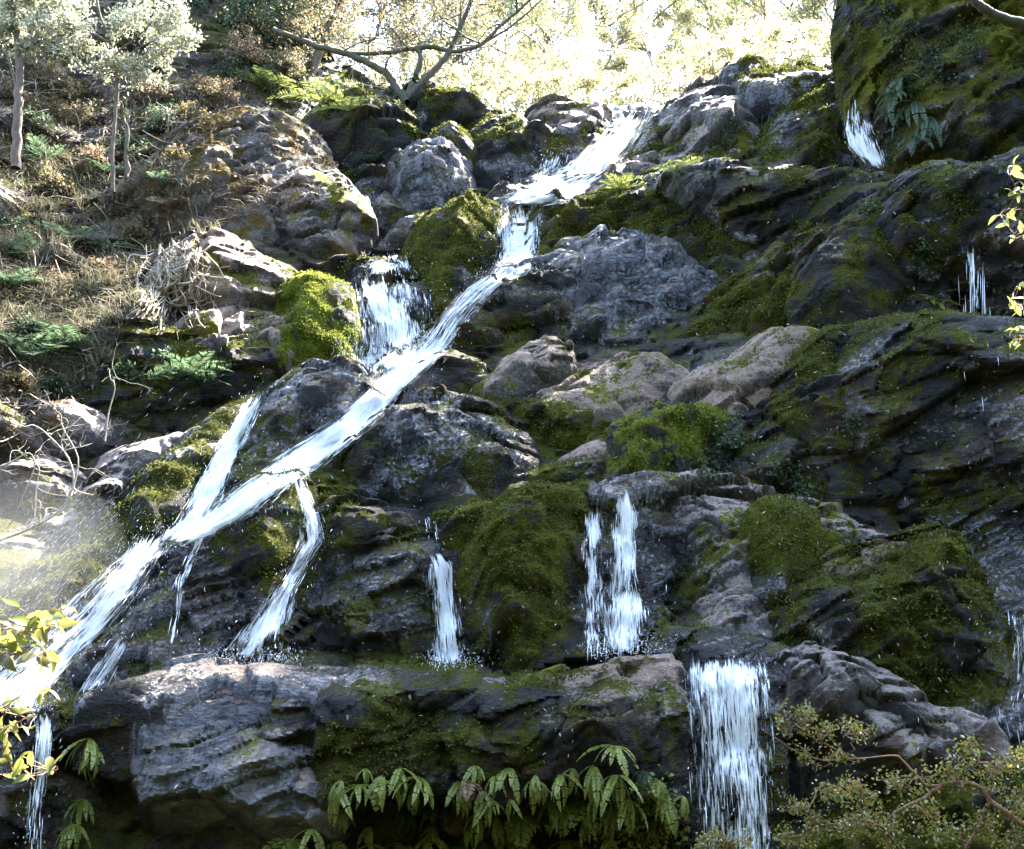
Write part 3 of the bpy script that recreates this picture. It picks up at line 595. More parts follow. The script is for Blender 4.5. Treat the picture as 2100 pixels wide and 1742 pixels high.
def stream(label, rows, mat='water', push=.07, edge=.16, strands=120, drops=60, slen=(.05, .24), swid=(.001, .0035), mono=True, core=1.0, spread=1.0, cat='waterfall', name='waterfall', brk=0.0, halo=0.0, as_part=None, splash=0):
    """rows: left and right bank pixel pairs from top to bottom; the water lies on whatever rock the pixels meet"""
    rng = np.random.default_rng(len(STREAMS)*13+3)
    r0 = np.array(rows, float); Lp = np.hypot(np.diff((r0[:, 0]+r0[:, 2])/2), np.diff((r0[:, 1]+r0[:, 3])/2)).sum(); Wp = np.hypot(r0[:, 2]-r0[:, 0], r0[:, 3]-r0[:, 1]).mean()
    nb = int(max(16, Lp/6)); na = int(max(7, Wp/6)); rr = interp_rows(rows, nb); T = np.empty((na, nb)); D = np.empty((na, nb, 3))
    for i in range(na):
        a = i/(na-1)
        for j in range(nb):
            u = rr[j, 0]*(1-a)+rr[j, 2]*a; v = rr[j, 1]*(1-a)+rr[j, 3]*a
            D[i, j] = ray(u, v); h_ = hit(u, v); T[i, j] = np.linalg.norm(h_[0]-CAM) if h_ else np.nan
    med = np.nanmedian(T); T = np.where(np.isnan(T), med, T)
    T = gblur(gblur(np.minimum(T, gblur(T, 3, 1)), 3, 1), 1, 0)
    if mono:
        Y = D[..., 1]*T; Y = np.minimum.accumulate(Y, 1); T = Y/D[..., 1]; T = gblur(T, 2, 1)
    aa = np.linspace(-1, 1, na)[:, None]
    T = T-push*(1+.8*(1-aa**2))
    P = CAM+D*T[..., None]
    al = np.concatenate([np.zeros((na, 1)), np.cumsum(np.linalg.norm(np.diff(P, axis=1), axis=2), 1)], 1)
    ac = np.concatenate([np.zeros((1, nb)), np.cumsum(np.linalg.norm(np.diff(P, axis=0), axis=2), 0)], 0)
    q = np.stack([ac.ravel()*16, al.ravel()*1.6, np.full(na*nb, len(STREAMS)*3.7)], 1)
    P = P-D*(vnoise(q, 3).reshape(na, nb)*.03+vnoise(q*np.array([.3, 1.8, 1]), 4).reshape(na, nb)*.06+vnoise(q*np.array([.8, 4.5, 1]), 5).reshape(na, nb)*.03)[..., None]
    dens = core*np.clip((1-np.abs(aa)**1.5), 0, 1)*np.clip(np.minimum(np.arange(nb)+1, 4+nb-1-np.arange(nb))/7, 0, 1)[None]+.0*al
    dens = dens*(.78+.6*vnoise(np.stack([ac.ravel()*4, al.ravel()*.7, q[:, 2]], 1), 9).reshape(na, nb))
    jn = 3.5+4.5*vnoise(np.stack([ac[:, 0]*9, ac[:, 0]*0, ac[:, 0]*0+len(STREAMS)], 1), 21)+3*vnoise(np.stack([ac[:, 0]*31, ac[:, 0]*0, ac[:, 0]*0], 1), 22)
    dens = dens*np.clip((np.arange(nb)[None]-jn[:, None])/5+.6, 0, 1)*np.clip((nb-1-np.arange(nb)[None]-.7*jn[::-1][:, None])/4+.8, 0, 1)
    dens = dens*(1-brk*np.linspace(0, 1, nb)**.7)[None]
    if as_part: dens *= as_part[1]
    F = grid_faces(na, nb); uv = np.stack([ac.mean(1)[:, None]+al*0+len(STREAMS)*5.3, al], -1).reshape(-1, 2)
    o = mesh_obj(name, P.reshape(-1, 3), F, M[mat], uv=uv, parent=as_part[0] if as_part else None)
    at_ = o.data.attributes.new('dens', 'FLOAT', 'POINT'); at_.data.foreach_set('value', np.clip(dens, 0, 1).astype(np.float32).ravel())
    STREAMS.append(o)
    if as_part: return o
    tag(o, label, cat)
    if halo:
        c_ = (r0[:, :2]+r0[:, 2:])/2; hw = (r0[:, 2:]-r0[:, :2])/2*halo
        stream(None, np.concatenate([c_-hw, c_+hw], 1), 'film', push*.4, edge, 0, 0, mono=False, name='water_film', as_part=(o, .85))
    if strands:
        k = max(10, int(strands*.35)); ia = np.clip(((rng.random(k)+rng.random(k))/2-.5)*1.05*spread+.5, .02, .98)*(na-1); jb = rng.random(k)*(nb-4)
        i0 = ia.astype(int); j0 = jb.astype(int); kp = rng.random(k) < dens[i0, j0]*1.1; i0, j0 = i0[kp], j0[kp]; k = len(i0); P0 = P[i0, j0]; j1 = np.minimum(j0+2, nb-1)
        dr = P[i0, j1]-P0; dr /= np.maximum(np.linalg.norm(dr, axis=1), 1e-6)[:, None]
        dr[:, 2] -= .15; ln = np.minimum(rng.uniform(*slen, k), al[i0, -1]-al[i0, j0]+.05)
        side = np.cross(dr, D[i0, j0]); side /= np.linalg.norm(side, axis=1)[:, None]
        P0 = P0-D[i0, j0]*rng.uniform(.0, .04, k)[:, None]+side*rng.normal(0, .015, k)[:, None]
        V, Fq = add_strips(P0, dr*ln[:, None], side, rng.uniform(*swid, k))
        c = mesh_obj('water_strand', V, Fq, M['foam'], parent=o, smooth=False); c['kind'] = 'stuff'
    if splash:
        k = splash; ia = rng.integers(0, na, k); P0 = P[ia, nb-1-rng.integers(0, 3, k)]+rng.normal(0, 1, (k, 3))*np.array([.10, .08, .03]); P0[:, 2] += np.abs(rng.normal(0, .07, k)); P0 -= D[ia, -1]*.08
        dr = rng.normal(0, .6, (k, 3)); dr[:, 2] += .5; ln = rng.uniform(.006, .03, k); side = np.cross(dr, D[ia, -1]); side /= np.linalg.norm(side, axis=1)[:, None]
        V, Fq = add_strips(P0, dr*ln[:, None], side, rng.uniform(.001, .0028, k)); c = mesh_obj('splash', V, Fq, M['foam'], parent=o, smooth=False); c['kind'] = 'stuff'
    if drops:
        k = max(8, int(drops*.7)); ia = rng.integers(0, na, k); jb = rng.integers(0, nb, k); P0 = P[ia, jb]+rng.normal(0, .10*spread, (k, 3))-D[ia, jb]*rng.uniform(.05, .3, k)[:, None]
        P0[:, 2] += rng.uniform(-.03, .15, k)
        dr = np.tile([0, -.15, -1.0], (k, 1))+rng.normal(0, .45, (k, 3)); ln = rng.uniform(.008, .03, k)
        side = np.cross(dr, D[ia, jb]); side /= np.linalg.norm(side, axis=1)[:, None]
        V, Fq = add_strips(P0, dr*ln[:, None], side, rng.uniform(.0015, .0035, k))
        c = mesh_obj('water_drop', V, Fq, M['foam'], parent=o, smooth=False); c['kind'] = 'stuff'
    return o
SM = stream
SM('steep white chute pouring over the skyline lip', [(1272,214,1345,214), (1250,240,1338,240), (1215,285,1300,300), (1160,340,1240,370), (1060,386,1180,412), (1000,412,1120,424)], 'torrent', strands=500, drops=260, spread=1.15, halo=2.0)
SM('side spray fanning from the left of the skyline chute', [(1110,296,1190,296), (1090,330,1180,335), (1070,370,1150,385), (1010,408,1090,412)], 'film', strands=420, drops=320, spread=1.4, core=.8)
SM('upper curtain of white water below the skyline chute', [(1004,420,1116,418), (1010,460,1112,458), (1016,510,1108,505), (1010,550,1100,548), (985,580,1075,565)], 'torrent', strands=500, drops=160, brk=.25, halo=1.3, splash=500)
SM('diagonal torrent running from the upper curtain to the dome of wet rock', [(1000,556,1105,550), (950,592,1030,588), (900,650,965,650), (862,700,925,712), (800,745,885,752), (740,806,826,806), (680,860,770,872), (610,905,700,928), (530,960,640,975), (470,1005,575,1020), (415,1050,500,1068), (365,1085,440,1098), (320,1108,396,1116)], 'torrent', strands=1300, drops=600, spread=1.2, halo=2.0)
SM('broad curtain fall over the left rock lip', [(686,546,890,560), (692,590,900,592), (696,640,906,640), (700,690,910,690), (704,735,910,735)], 'water', push=.16, strands=620, drops=220, spread=1.3, brk=.45, splash=500, halo=1.25)
SM('foaming splash pool where the left curtain meets the torrent', [(720,700,900,690), (716,735,880,730), (740,770,850,765)], 'torrent', strands=300, drops=500, spread=1.5, mono=False, name='water_splash', cat='water')
SM('sunlit wet trickle feeding the left curtain fall', [(770,520,840,520), (730,545,850,555), (715,560,862,566)], 'torrent', strands=90, drops=90, mono=False, name='water_trickle', cat='water')
SM('streaming left chute beside the mossy slope', [(512,802,548,802), (490,840,535,842), (455,890,510,896), (425,950,480,965), (385,1020,455,1030), (345,1075,420,1080), (310,1110,380,1110)], 'torrent', strands=800, drops=400, spread=1.2, halo=2.0)
SM('link of thin water between diagonal torrent and left chute', [(500,985,560,1000), (455,1030,510,1045), (400,1075,445,1085), (350,1105,390,1110)], 'film', strands=160, drops=120, spread=1.2, name='water_trickle')
SM('dazzling sunlit torrent at the lower left', [(272,1092,372,1098), (262,1130,330,1140), (190,1195,290,1210), (120,1265,225,1290), (40,1335,150,1365), (-30,1400,95,1430), (-60,1440,80,1462)], 'torrent', strands=1500, drops=900, spread=1.2, push=.11, halo=2.0, splash=900)
SM('bending fall past the knobbly green boulder', [(588,952,640,952), (598,984,632,984), (608,1020,646,1020), (616,1070,662,1066), (616,1108,674,1110), (588,1160,640,1165), (545,1220,605,1225), (500,1280,592,1290), (460,1330,596,1335), (430,1362,600,1366)], 'water', strands=520, drops=150, spread=1.15, brk=.2, halo=2.0, splash=450)
SM('thin middle fall down the black wet rock', [(864,1128,912,1120), (872,1160,938,1158), (876,1220,944,1220), (880,1290,952,1290), (884,1372,964,1372)], 'water', strands=330, drops=50, brk=.4, halo=2.0, splash=350)
SM('shallow sheet sliding into the thin middle fall', [(810,1030,905,1038), (850,1060,905,1062), (870,1100,905,1100), (866,1130,920,1128)], 'film', strands=90, drops=20, mono=False, name='water_trickle', cat='water')
SM('left strand of the forked middle fall', [(1190,1036,1242,1036), (1190,1080,1242,1080), (1190,1140,1244,1140), (1190,1220,1248,1220), (1188,1344,1252,1344)], 'water', strands=190, drops=20, brk=.3)
SM('right strand of the forked middle fall', [(1250,1002,1302,1002), (1256,1050,1306,1050), (1262,1110,1308,1110), (1262,1180,1312,1180), (1252,1215,1326,1215)], 'water', strands=230, drops=30, brk=.2)
SM('thin veil between both strands of the forked middle fall', [(1190,1026,1350,1010), (1170,1060,1380,1060), (1160,1140,1400,1140), (1150,1240,1400,1240), (1180,1340,1390,1340)], 'film', strands=160, drops=10, core=1.05)
SM('fan of spray at the foot of the forked middle fall', [(1262,1186,1310,1186), (1236,1220,1328,1220), (1222,1270,1338,1270), (1212,1346,1342,1346)], 'film', strands=460, drops=120, core=1.1, spread=1.3, splash=500)
SM('broad curtain fall over the front ledge', [(1388,1338,1602,1340), (1386,1380,1612,1380), (1390,1450,1618,1450), (1396,1560,1628,1560), (1402,1650,1636,1650), (1406,1790,1644,1790)], 'water', strands=1300, drops=140, slen=(.06, .34), swid=(.001, .0035), spread=1.25, push=.14, brk=.62, halo=1.15)
SM('narrow fall at the bottom left below the torrent', [(60,1452,122,1454), (66,1500,116,1500), (60,1560,108,1560), (52,1640,96,1640), (36,1790,90,1790)], 'water', strands=420, drops=120, brk=.35, halo=1.5)
SM('far right trickle over blue-grey rock', [(2050,1232,2130,1230), (2060,1290,2130,1290), (2050,1370,2130,1370), (2030,1450,2120,1450), (2050,1510,2130,1530)], 'film', strands=120, drops=10, core=.8, name='water_trickle')
SM('small cascade beside the mossy top-right dome', [(1740,194,1772,194), (1730,230,1784,235), (1718,265,1804,262), (1722,300,1818,300), (1770,345,1824,345)], 'water', strands=160, drops=20, core=.75, push=.12)
SM('fine dripping threads under the dark overhanging bulge', [(1950,468,2050,478), (1955,530,2045,530), (1960,600,2040,600), (1960,660,2045,660)], 'film', strands=170, drops=0, core=.7, push=.22, slen=(.2, .8), swid=(.001, .003), name='water_trickle')
SM('wet gleam running down below the dripping threads', [(1950,660,2050,670), (1960,740,2060,750), (1980,840,2060,850)], 'film', strands=14, drops=0, core=.45, name='water_trickle', cat='water')
SM('broken trickle on the dark rib beside the bending fall', [(420,1066,446,1070), (392,1120,420,1130), (356,1180,392,1190), (356,1250,374,1250), (335,1330,366,1335)], 'film', strands=170, drops=30, core=1.0, name='water_trickle', cat='water')
SM('fringe of drips at the edge of the sunlit torrent', [(240,1290,290,1300), (180,1360,250,1375), (140,1420,200,1430)], 'film', strands=140, drops=60, core=.9, name='water_trickle', cat='water')
SM('row of thin drips from the undercut front ledge', [(690,1560,930,1560), (690,1640,930,1640), (690,1740,930,1740)], 'film', strands=16, drops=0, core=.0, slen=(.15, .5), swid=(.001, .002), name='water_drips', cat='water', mono=False, push=.25)

# ------------------------------------------------------------------ plants: helpers
def leaf_mat(name, c1, c2, c3=None, transl=.45, rough=.45, spec=.4):
    m, nt, bs, out = new_mat(name); L = nt.links.new
    geo = N(nt, 'ShaderNodeNewGeometry'); r = geo.outputs['Random Per Island']
    stops = [(0, c1), (.6, c2)]+([(1, c3)] if c3 else [])
    c = ramp(nt, r, stops); L(c, bs.inputs['Base Color']); bs.inputs['Roughness'].default_value = rough; bs.inputs['Specular IOR Level'].default_value = spec
    tl = N(nt, 'ShaderNodeBsdfTranslucent'); g = N(nt, 'ShaderNodeGamma'); g.inputs[1].default_value = .8; L(c, g.inputs[0]); L(g.outputs[0], tl.inputs['Color'])
    ms = N(nt, 'ShaderNodeMixShader'); ms.inputs[0].default_value = transl; L(bs.outputs[0], ms.inputs[1]); L(tl.outputs[0], ms.inputs[2]); L(ms.outputs[0], out.inputs['Surface'])
    return m
def bark_mat(name, c1, c2, moss=None):
    m, nt, bs, out = new_mat(name); L = nt.links.new
    P = N(nt, 'ShaderNodeNewGeometry').outputs['Position']; n = noise_n(nt, scaled(nt, P, (1, 1, .35)), 22, 4, .65).outputs['Fac']
    c = mixc(nt, ramp(nt, n, [(.35, 0.0), (.65, 1.0)]), c1, c2)
    if moss: c = mixc(nt, ramp(nt, noise_n(nt, P, 5, 4, .6).outputs['Fac'], [(.46, 0.0), (.55, 1.0)]), c, moss)
    L(c, bs.inputs['Base Color']); bs.inputs['Roughness'].default_value = .8
    bp = N(nt, 'ShaderNodeBump'); bp.inputs['Strength'].default_value = .7; bp.inputs['Distance'].default_value = .02; L(n, bp.inputs['Height']); L(bp.outputs[0], bs.inputs['Normal'])
    return m
M['leaf_sunlit'] = leaf_mat('sunlit_glossy_leaf', (.15, .16, .085), (.26, .26, .16), (.40, .38, .27), .4, .25, .9)  # sunlit glare of the crowns put into the pale leaf colour
M['leaf_back'] = leaf_mat('backlit_leaf', (.20, .19, .075), (.28, .26, .11), (.34, .29, .15), .7)  # backlight glare of the far crowns put into the paler colour
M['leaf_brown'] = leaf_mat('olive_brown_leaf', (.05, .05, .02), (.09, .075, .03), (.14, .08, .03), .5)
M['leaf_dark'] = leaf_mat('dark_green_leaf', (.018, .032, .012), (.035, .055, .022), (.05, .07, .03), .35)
M['leaf_fern'] = leaf_mat('fern_green', (.12, .15, .022), (.19, .215, .038), (.25, .26, .06), .35)  # fern green, brightened in colour for the light on the ledge ferns
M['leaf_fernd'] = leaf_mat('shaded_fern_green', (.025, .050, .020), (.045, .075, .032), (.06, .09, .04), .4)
M['leaf_dead'] = leaf_mat('dead_frond_brown', (.10, .055, .025), (.16, .10, .05), (.22, .16, .09), .3, .7)
M['leaf_near'] = leaf_mat('yellow_green_leaf', (.08, .10, .012), (.13, .14, .018), (.16, .11, .02), .5)
M['leaf_shrub'] = leaf_mat('small_olive_leaf', (.085, .10, .016), (.15, .16, .026), (.25, .14, .022), .4, .30, .7)
M['grass'] = leaf_mat('pale_grass', (.045, .046, .022), (.085, .075, .042), (.14, .115, .07), .4, .6)
M['litterleaf'] = leaf_mat('leaf_litter', (.07, .045, .028), (.14, .095, .06), (.24, .18, .12), .15, .7)
M['fleck'] = leaf_mat('pale_fallen_leaf', (.16, .11, .07), (.27, .22, .16), (.42, .37, .30), .2, .5)
M['mosst'] = leaf_mat('moss_tuft', (.032, .035, .007), (.070, .074, .012), (.12, .125, .018), .3, .8, .2)
M['mossb'] = leaf_mat('bright_moss_tuft', (.07, .085, .010), (.13, .15, .016), (.19, .20, .025), .45, .8, .2)
mrng = np.random.default_rng(11)
for o in ROCKS:
    k = o.data.materials[0].name
    if k in ('heavily_mossed_rock', 'mossy_rock', 'mossy_shade_rock', 'wet_dark_rock', 'wet_streambed_rock', 'wet_rock'): moss_tufts(o, 'mosst', 2600, .023*max(1, o.location.y/14), mrng)
    elif k == 'bright_moss_rock': moss_tufts(o, 'mossb', 5500, .024, mrng)
    elif k == 'littered_mound': moss_tufts(o, 'litterleaf', 200, .05, mrng)
M['bark'] = bark_mat('brown_bark', (.05, .035, .025), (.12, .085, .06))
M['barkpale'] = bark_mat('pale_bark', (.16, .13, .10), (.32, .28, .22))
M['barkmoss'] = bark_mat('mossy_bark', (.028, .020, .015), (.075, .054, .038), (.034, .038, .009))
M['barkred'] = bark_mat('red_brown_twig', (.12, .055, .03), (.26, .14, .08))
M['root'] = bark_mat('bleached_root', (.20, .15, .10), (.42, .35, .26))
def frame_of(T):
    a = np.array([0, 0, 1.0]) if abs(T[2]) < .9 else np.array([1.0, 0, 0])
    s = np.cross(T, a); s /= np.linalg.norm(s); return s, np.cross(s, T)
def tube(P, rad, sides=6):
    P = np.asarray(P, float); n = len(P); T = np.gradient(P, axis=0); T /= np.maximum(np.linalg.norm(T, axis=1), 1e-9)[:, None]
    rad = np.broadcast_to(np.asarray(rad, float), (n,)); ang = np.linspace(0, 2*math.pi, sides, endpoint=False); V = []
    for i in range(n):
        s, b = frame_of(T[i]); V.append(P[i]+rad[i]*(np.cos(ang)[:, None]*s+np.sin(ang)[:, None]*b))
    V = np.concatenate(V); F = []
    for i in range(n-1):
        for k in range(sides):
            F.append((i*sides+k, i*sides+(k+1) % sides, (i+1)*sides+(k+1) % sides, (i+1)*sides+k))
    return V, np.array(F)
class MB:
    def __init__(self): self.V, self.F, self.n = [], [], 0
    def add(self, V, F): self.V.append(V); self.F.append(np.asarray(F)+self.n); self.n += len(V); return self
    def build(self, name, mat, parent=None, smooth=True): return mesh_obj(name, np.concatenate(self.V), np.concatenate(self.F), M[mat], parent=parent, smooth=smooth)
def smooth_path(P, n=4, jit=0, rng=RNG):
    P = np.asarray(P, float); k = len(P); t = np.linspace(0, k-1, (k-1)*n+1); i = np.minimum(t.astype(int), k-2); f = (t-i)[:, None]
    P0, P1, P2, P3 = P[np.maximum(i-1, 0)], P[i], P[i+1], P[np.minimum(i+2, k-1)]
    Q = .5*((2*P1)+(P2-P0)*f+(2*P0-5*P1+4*P2-P3)*f**2+(3*P1-P0-3*P2+P3)*f**3)
    if jit: Q[1:-1] += rng.normal(0, jit, Q[1:-1].shape)
    return Q
def leaves(C, size, rng, aspect=.42, droop=.2, up=.5):
    """one folded rhombic blade per centre, 2 quads bent along the midrib"""
    n = len(C); d = rng.normal(0, 1, (n, 3)); d[:, 2] -= droop; d /= np.linalg.norm(d, axis=1)[:, None]
    nn = rng.normal(0, 1, (n, 3)); nn[:, 2] += up; s = np.cross(d, nn); s /= np.maximum(np.linalg.norm(s, axis=1), 1e-6)[:, None]; nn = np.cross(s, d)
    L = (size*rng.uniform(.6, 1.25, n))[:, None]; Wd = L*aspect*.5
    V = np.stack([C, C+d*L*.45+s*Wd+nn*Wd*.3, C+d*L, C+d*L*.45-s*Wd+nn*Wd*.3], 1).reshape(-1, 3)
    return V, np.arange(4*n).reshape(n, 4)
def blob(c, r, n, rng, flat=(1, 1, 1)):
    p = rng.normal(0, 1, (n, 3)); p /= np.linalg.norm(p, axis=1)[:, None]; return c+p*(rng.random(n)**.45)[:, None]*r*np.array(flat)
def px(u, v, y): return at(u, v, y)
def plant(name, label, cat, y, trunks, clusters, leafsize, leafmat, barkmat, group=None, seed=0, twigs=7, base=None, crown='crown', stem='trunk', aspect=.42):
    """trunks: [( [(u,v,dy)...], r0, r1 )], clusters: [(u,v,radius_px,leaf_count,dy)], pixels at depth y+dy"""
    rng = np.random.default_rng(seed+100); paths = []
    wood, lf = MB(), MB()
    for pts, r0, r1 in trunks:
        P = smooth_path([at(u, v, y+(q[0] if q else 0)) for u, v, *q in pts], 5, r0*.10, rng); paths.append((P, r0, r1))
        V, F = tube(P, np.linspace(r0, r1, len(P)), 7 if r0 > .03 else 5); wood.add(V, F)
    allp = np.concatenate([p for p, _, _ in paths])
    for u, v, rp, n, *q in clusters:
        dy = q[0] if q else 0; c = at(u, v, y+dy); r = rp*(y+dy)/FPX
        dd = np.linalg.norm(allp-c, axis=1)+.6*np.maximum(0, allp[:, 2]-c[2]); st = allp[dd.argmin()]
        mid = (st+c)/2+rng.normal(0, .12*r, 3); P = smooth_path([st, mid, c], 4, .02, rng); V, F = tube(P, np.linspace(.012, .006, len(P))*max(.5, y/18), 4); wood.add(V, F)
        cents = []
        for k in range(twigs):
            e = c+rng.normal(0, .5, 3)*r*np.array([1, 1, .75]); P = smooth_path([c+(e-c)*.05, (c+e)/2+rng.normal(0, .1*r, 3), e], 3); V, F = tube(P, np.linspace(.006, .0025, len(P))*max(.5, y/18), 3); wood.add(V, F)
            t = rng.random(n//twigs)[:, None]; pt = c+(e-c)*(.25+.85*t)
            cents.append(pt+rng.normal(0, .17*r, pt.shape))
        V, F = leaves(np.concatenate(cents), leafsize, rng, aspect); lf.add(V, F)
    o = empty(name, tuple(base if base is not None else paths[0][0][0]), label, cat, group)
    wood.build(stem, barkmat, o); lf.build(crown, leafmat, o, smooth=False)
    return o

# ------------------------------------------------------------------ ferns: a few frond shapes shared by many plants
def frond_mesh(kind, seed):
    """a frond along +X, arching; pinnae on both sides (unit length)"""
    rng = np.random.default_rng(seed); n = 17 if kind != 'strap' else 19; t = np.linspace(0, 1, 24)
    sag = {'strap': .30, 'lace': .22, 'big': .35}[kind]
    R_ = np.stack([t, .03*np.sin(3*t+seed), .30*t-(sag+.30)*t**2], 1); V, F = tube(R_, np.linspace(.011, .003, 24), 3); mb = MB().add(V, F)
    T = np.gradient(R_, axis=0); T /= np.linalg.norm(T, axis=1)[:, None]
    for k in range(n):
        q = .10+.89*k/(n-1); i = int(q*23); p = R_[i]; tx = T[i]; sd_ = np.array([0, 1.0, 0]); nrm = np.cross(tx, sd_)
        w_ = {'strap': .125*math.sin(math.pi*min(1, .16+q*.82))**.7, 'lace': .30*math.sin(math.pi*(.12+.86*q))**.8, 'big': .25*math.sin(math.pi*(.1+.88*q))**.8}[kind]
        for s in (-1, 1):
            L = w_*rng.uniform(.85, 1.1); dv = sd_*s*.88+tx*.42-np.abs(rng.normal(0, .15))*nrm*-1*.6; dv /= np.linalg.norm(dv)
            hw = {'strap': .034, 'lace': .026, 'big': .021}[kind]
            a = p; b = p+dv*L*.5+tx*hw; c = p+dv*L; d = p+dv*L*.5-tx*hw
            mb.add(np.stack([a, b, c, d])-nrm*0, [[0, 1, 2, 3]])
    return np.concatenate(mb.V), np.concatenate([np.asarray(f) for f in mb.F])
FROND = {}
def get_frond(kind, var, mat):
    key = (kind, var, mat)
    if key not in FROND:
        V, F = frond_mesh(kind, var); me = bpy.data.meshes.new('frond'); me.from_pydata(V.tolist(), [], F.tolist()); me.materials.append(M[mat]); FROND[key] = me
    return FROND[key]
def fern(label, u, v, size, kind='lace', mat='leaf_fern', n=8, group='ferns', face=-90, spread=150, pitch=(-10, 40), seed=0, off=.03, name='fern', cat='fern', p=None):
    rng = np.random.default_rng(seed+int(u*3+v)); b = hitp(u, v) if p is None else p
    b = b-ray(u, v)*off; o = empty(name, tuple(b), label, cat, group)
    for k in range(n):
        f = bpy.data.objects.new('frond', get_frond(kind, int(rng.integers(0, 4)), mat)); COL.objects.link(f); f.parent = o
        az = face+(k/(max(1, n-1))-.5)*spread+rng.normal(0, 8); s = size*rng.uniform(.7, 1.15)
        f.rotation_euler = (math.radians(rng.normal(0, 14)), -math.radians(rng.uniform(*pitch)), math.radians(az)); f.scale = (s, s*rng.uniform(.8, 1.15), s)
    return o

# ------------------------------------------------------------------ trees
plant('young_tree', 'slender sapling with blazing sunlit crown above the hillside', 'tree', 18.2,
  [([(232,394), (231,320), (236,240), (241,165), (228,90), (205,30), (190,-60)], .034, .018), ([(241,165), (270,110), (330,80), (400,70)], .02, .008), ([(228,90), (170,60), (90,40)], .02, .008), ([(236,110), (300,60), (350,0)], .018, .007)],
  [(250,130,55,900), (330,110,50,700), (385,75,45,600), (330,50,60,900), (250,40,60,900), (180,90,50,600), (210,140,35,380), (290,150,45,600), (370,30,55,600), (160,20,60,700), (280,-20,80,700)], .075, 'leaf_sunlit', 'bark', seed=1)
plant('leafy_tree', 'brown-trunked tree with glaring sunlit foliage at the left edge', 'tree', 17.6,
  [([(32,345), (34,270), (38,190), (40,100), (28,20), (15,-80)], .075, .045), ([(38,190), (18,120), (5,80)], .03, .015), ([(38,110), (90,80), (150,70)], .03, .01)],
  [(20,60,55,800), (80,40,60,900), (140,50,50,700), (60,0,70,900), (130,0,60,800), (10,10,60,700), (110,85,40,420), (50,100,35,300), (-40,40,70,600)], .075, 'leaf_sunlit', 'bark', seed=2)
plant('crooked_sapling', 'short crooked sapling with kinked foot beside the slender one', 'tree', 18.4,
  [([(238,394), (262,352), (258,320), (262,270), (252,240), (250,215)], .04, .025)], [(250,225,28,110), (275,310,22,70)], .07, 'leaf_dark', 'bark', seed=3)
plant('forked_tree', 'forked mossy-limbed tree rooted between the two dark boulders', 'tree', 22.9,
  [([(834,210), (815,182), (790,150), (762,132), (715,112), (650,95), (560,60)], .10, .05), ([(834,205), (846,170), (862,130), (852,100), (800,107), (740,110), (690,108)], .07, .035),
   ([(836,200), (870,165), (905,130), (928,95), (960,20), (985,-60)], .085, .035), ([(852,100), (890,96), (930,106), (985,92), (1020,60), (1060,25), (1110,-20)], .06, .02), ([(985,92), (1040,60), (1090,20), (1130,-20)], .03, .012), ([(905,130), (940,60), (945,0)], .03, .015)],
  [(700,70,60,260), (900,30,70,260), (1000,10,70,240), (620,40,60,260), (800,40,70,260)], .09, 'leaf_brown', 'barkmoss', seed=4)
ft = bpy.data.objects['forked_tree']; rgf = np.random.default_rng(77); tw_ = MB()
def twig_grow(mb, p, d, L, r, rg, depth):
    P = [p]
    for s_ in range(5): d = d+rg.normal(0, .22, 3); d /= np.linalg.norm(d); P.append(P[-1]+d*L/5)
    V, F = tube(smooth_path(P, 2), np.linspace(r, r*.4, 11), 4); mb.add(V, F)
    if depth:
        for q in range(4): twig_grow(mb, P[rg.integers(1, 6)], d+rg.normal(0, .6, 3), L*rg.uniform(.4, .7), r*.55, rg, depth-1)
for u, v in ((700,108), (660,97), (740,110), (790,150), (760,132), (870,165), (905,130), (928,95), (940,60), (990,90), (1030,50), (1060,25), (620,80), (960,20), (850,110), (1090,15)):
    twig_grow(tw_, at(u, v, 22.9), np.array([rgf.normal(.3, .7), rgf.normal(0, .4), rgf.uniform(.2, 1)]), rgf.uniform(.8, 1.9), .022, rgf, 2)
tw_.build('twig', 'barkmoss', ft)['kind'] = 'stuff'
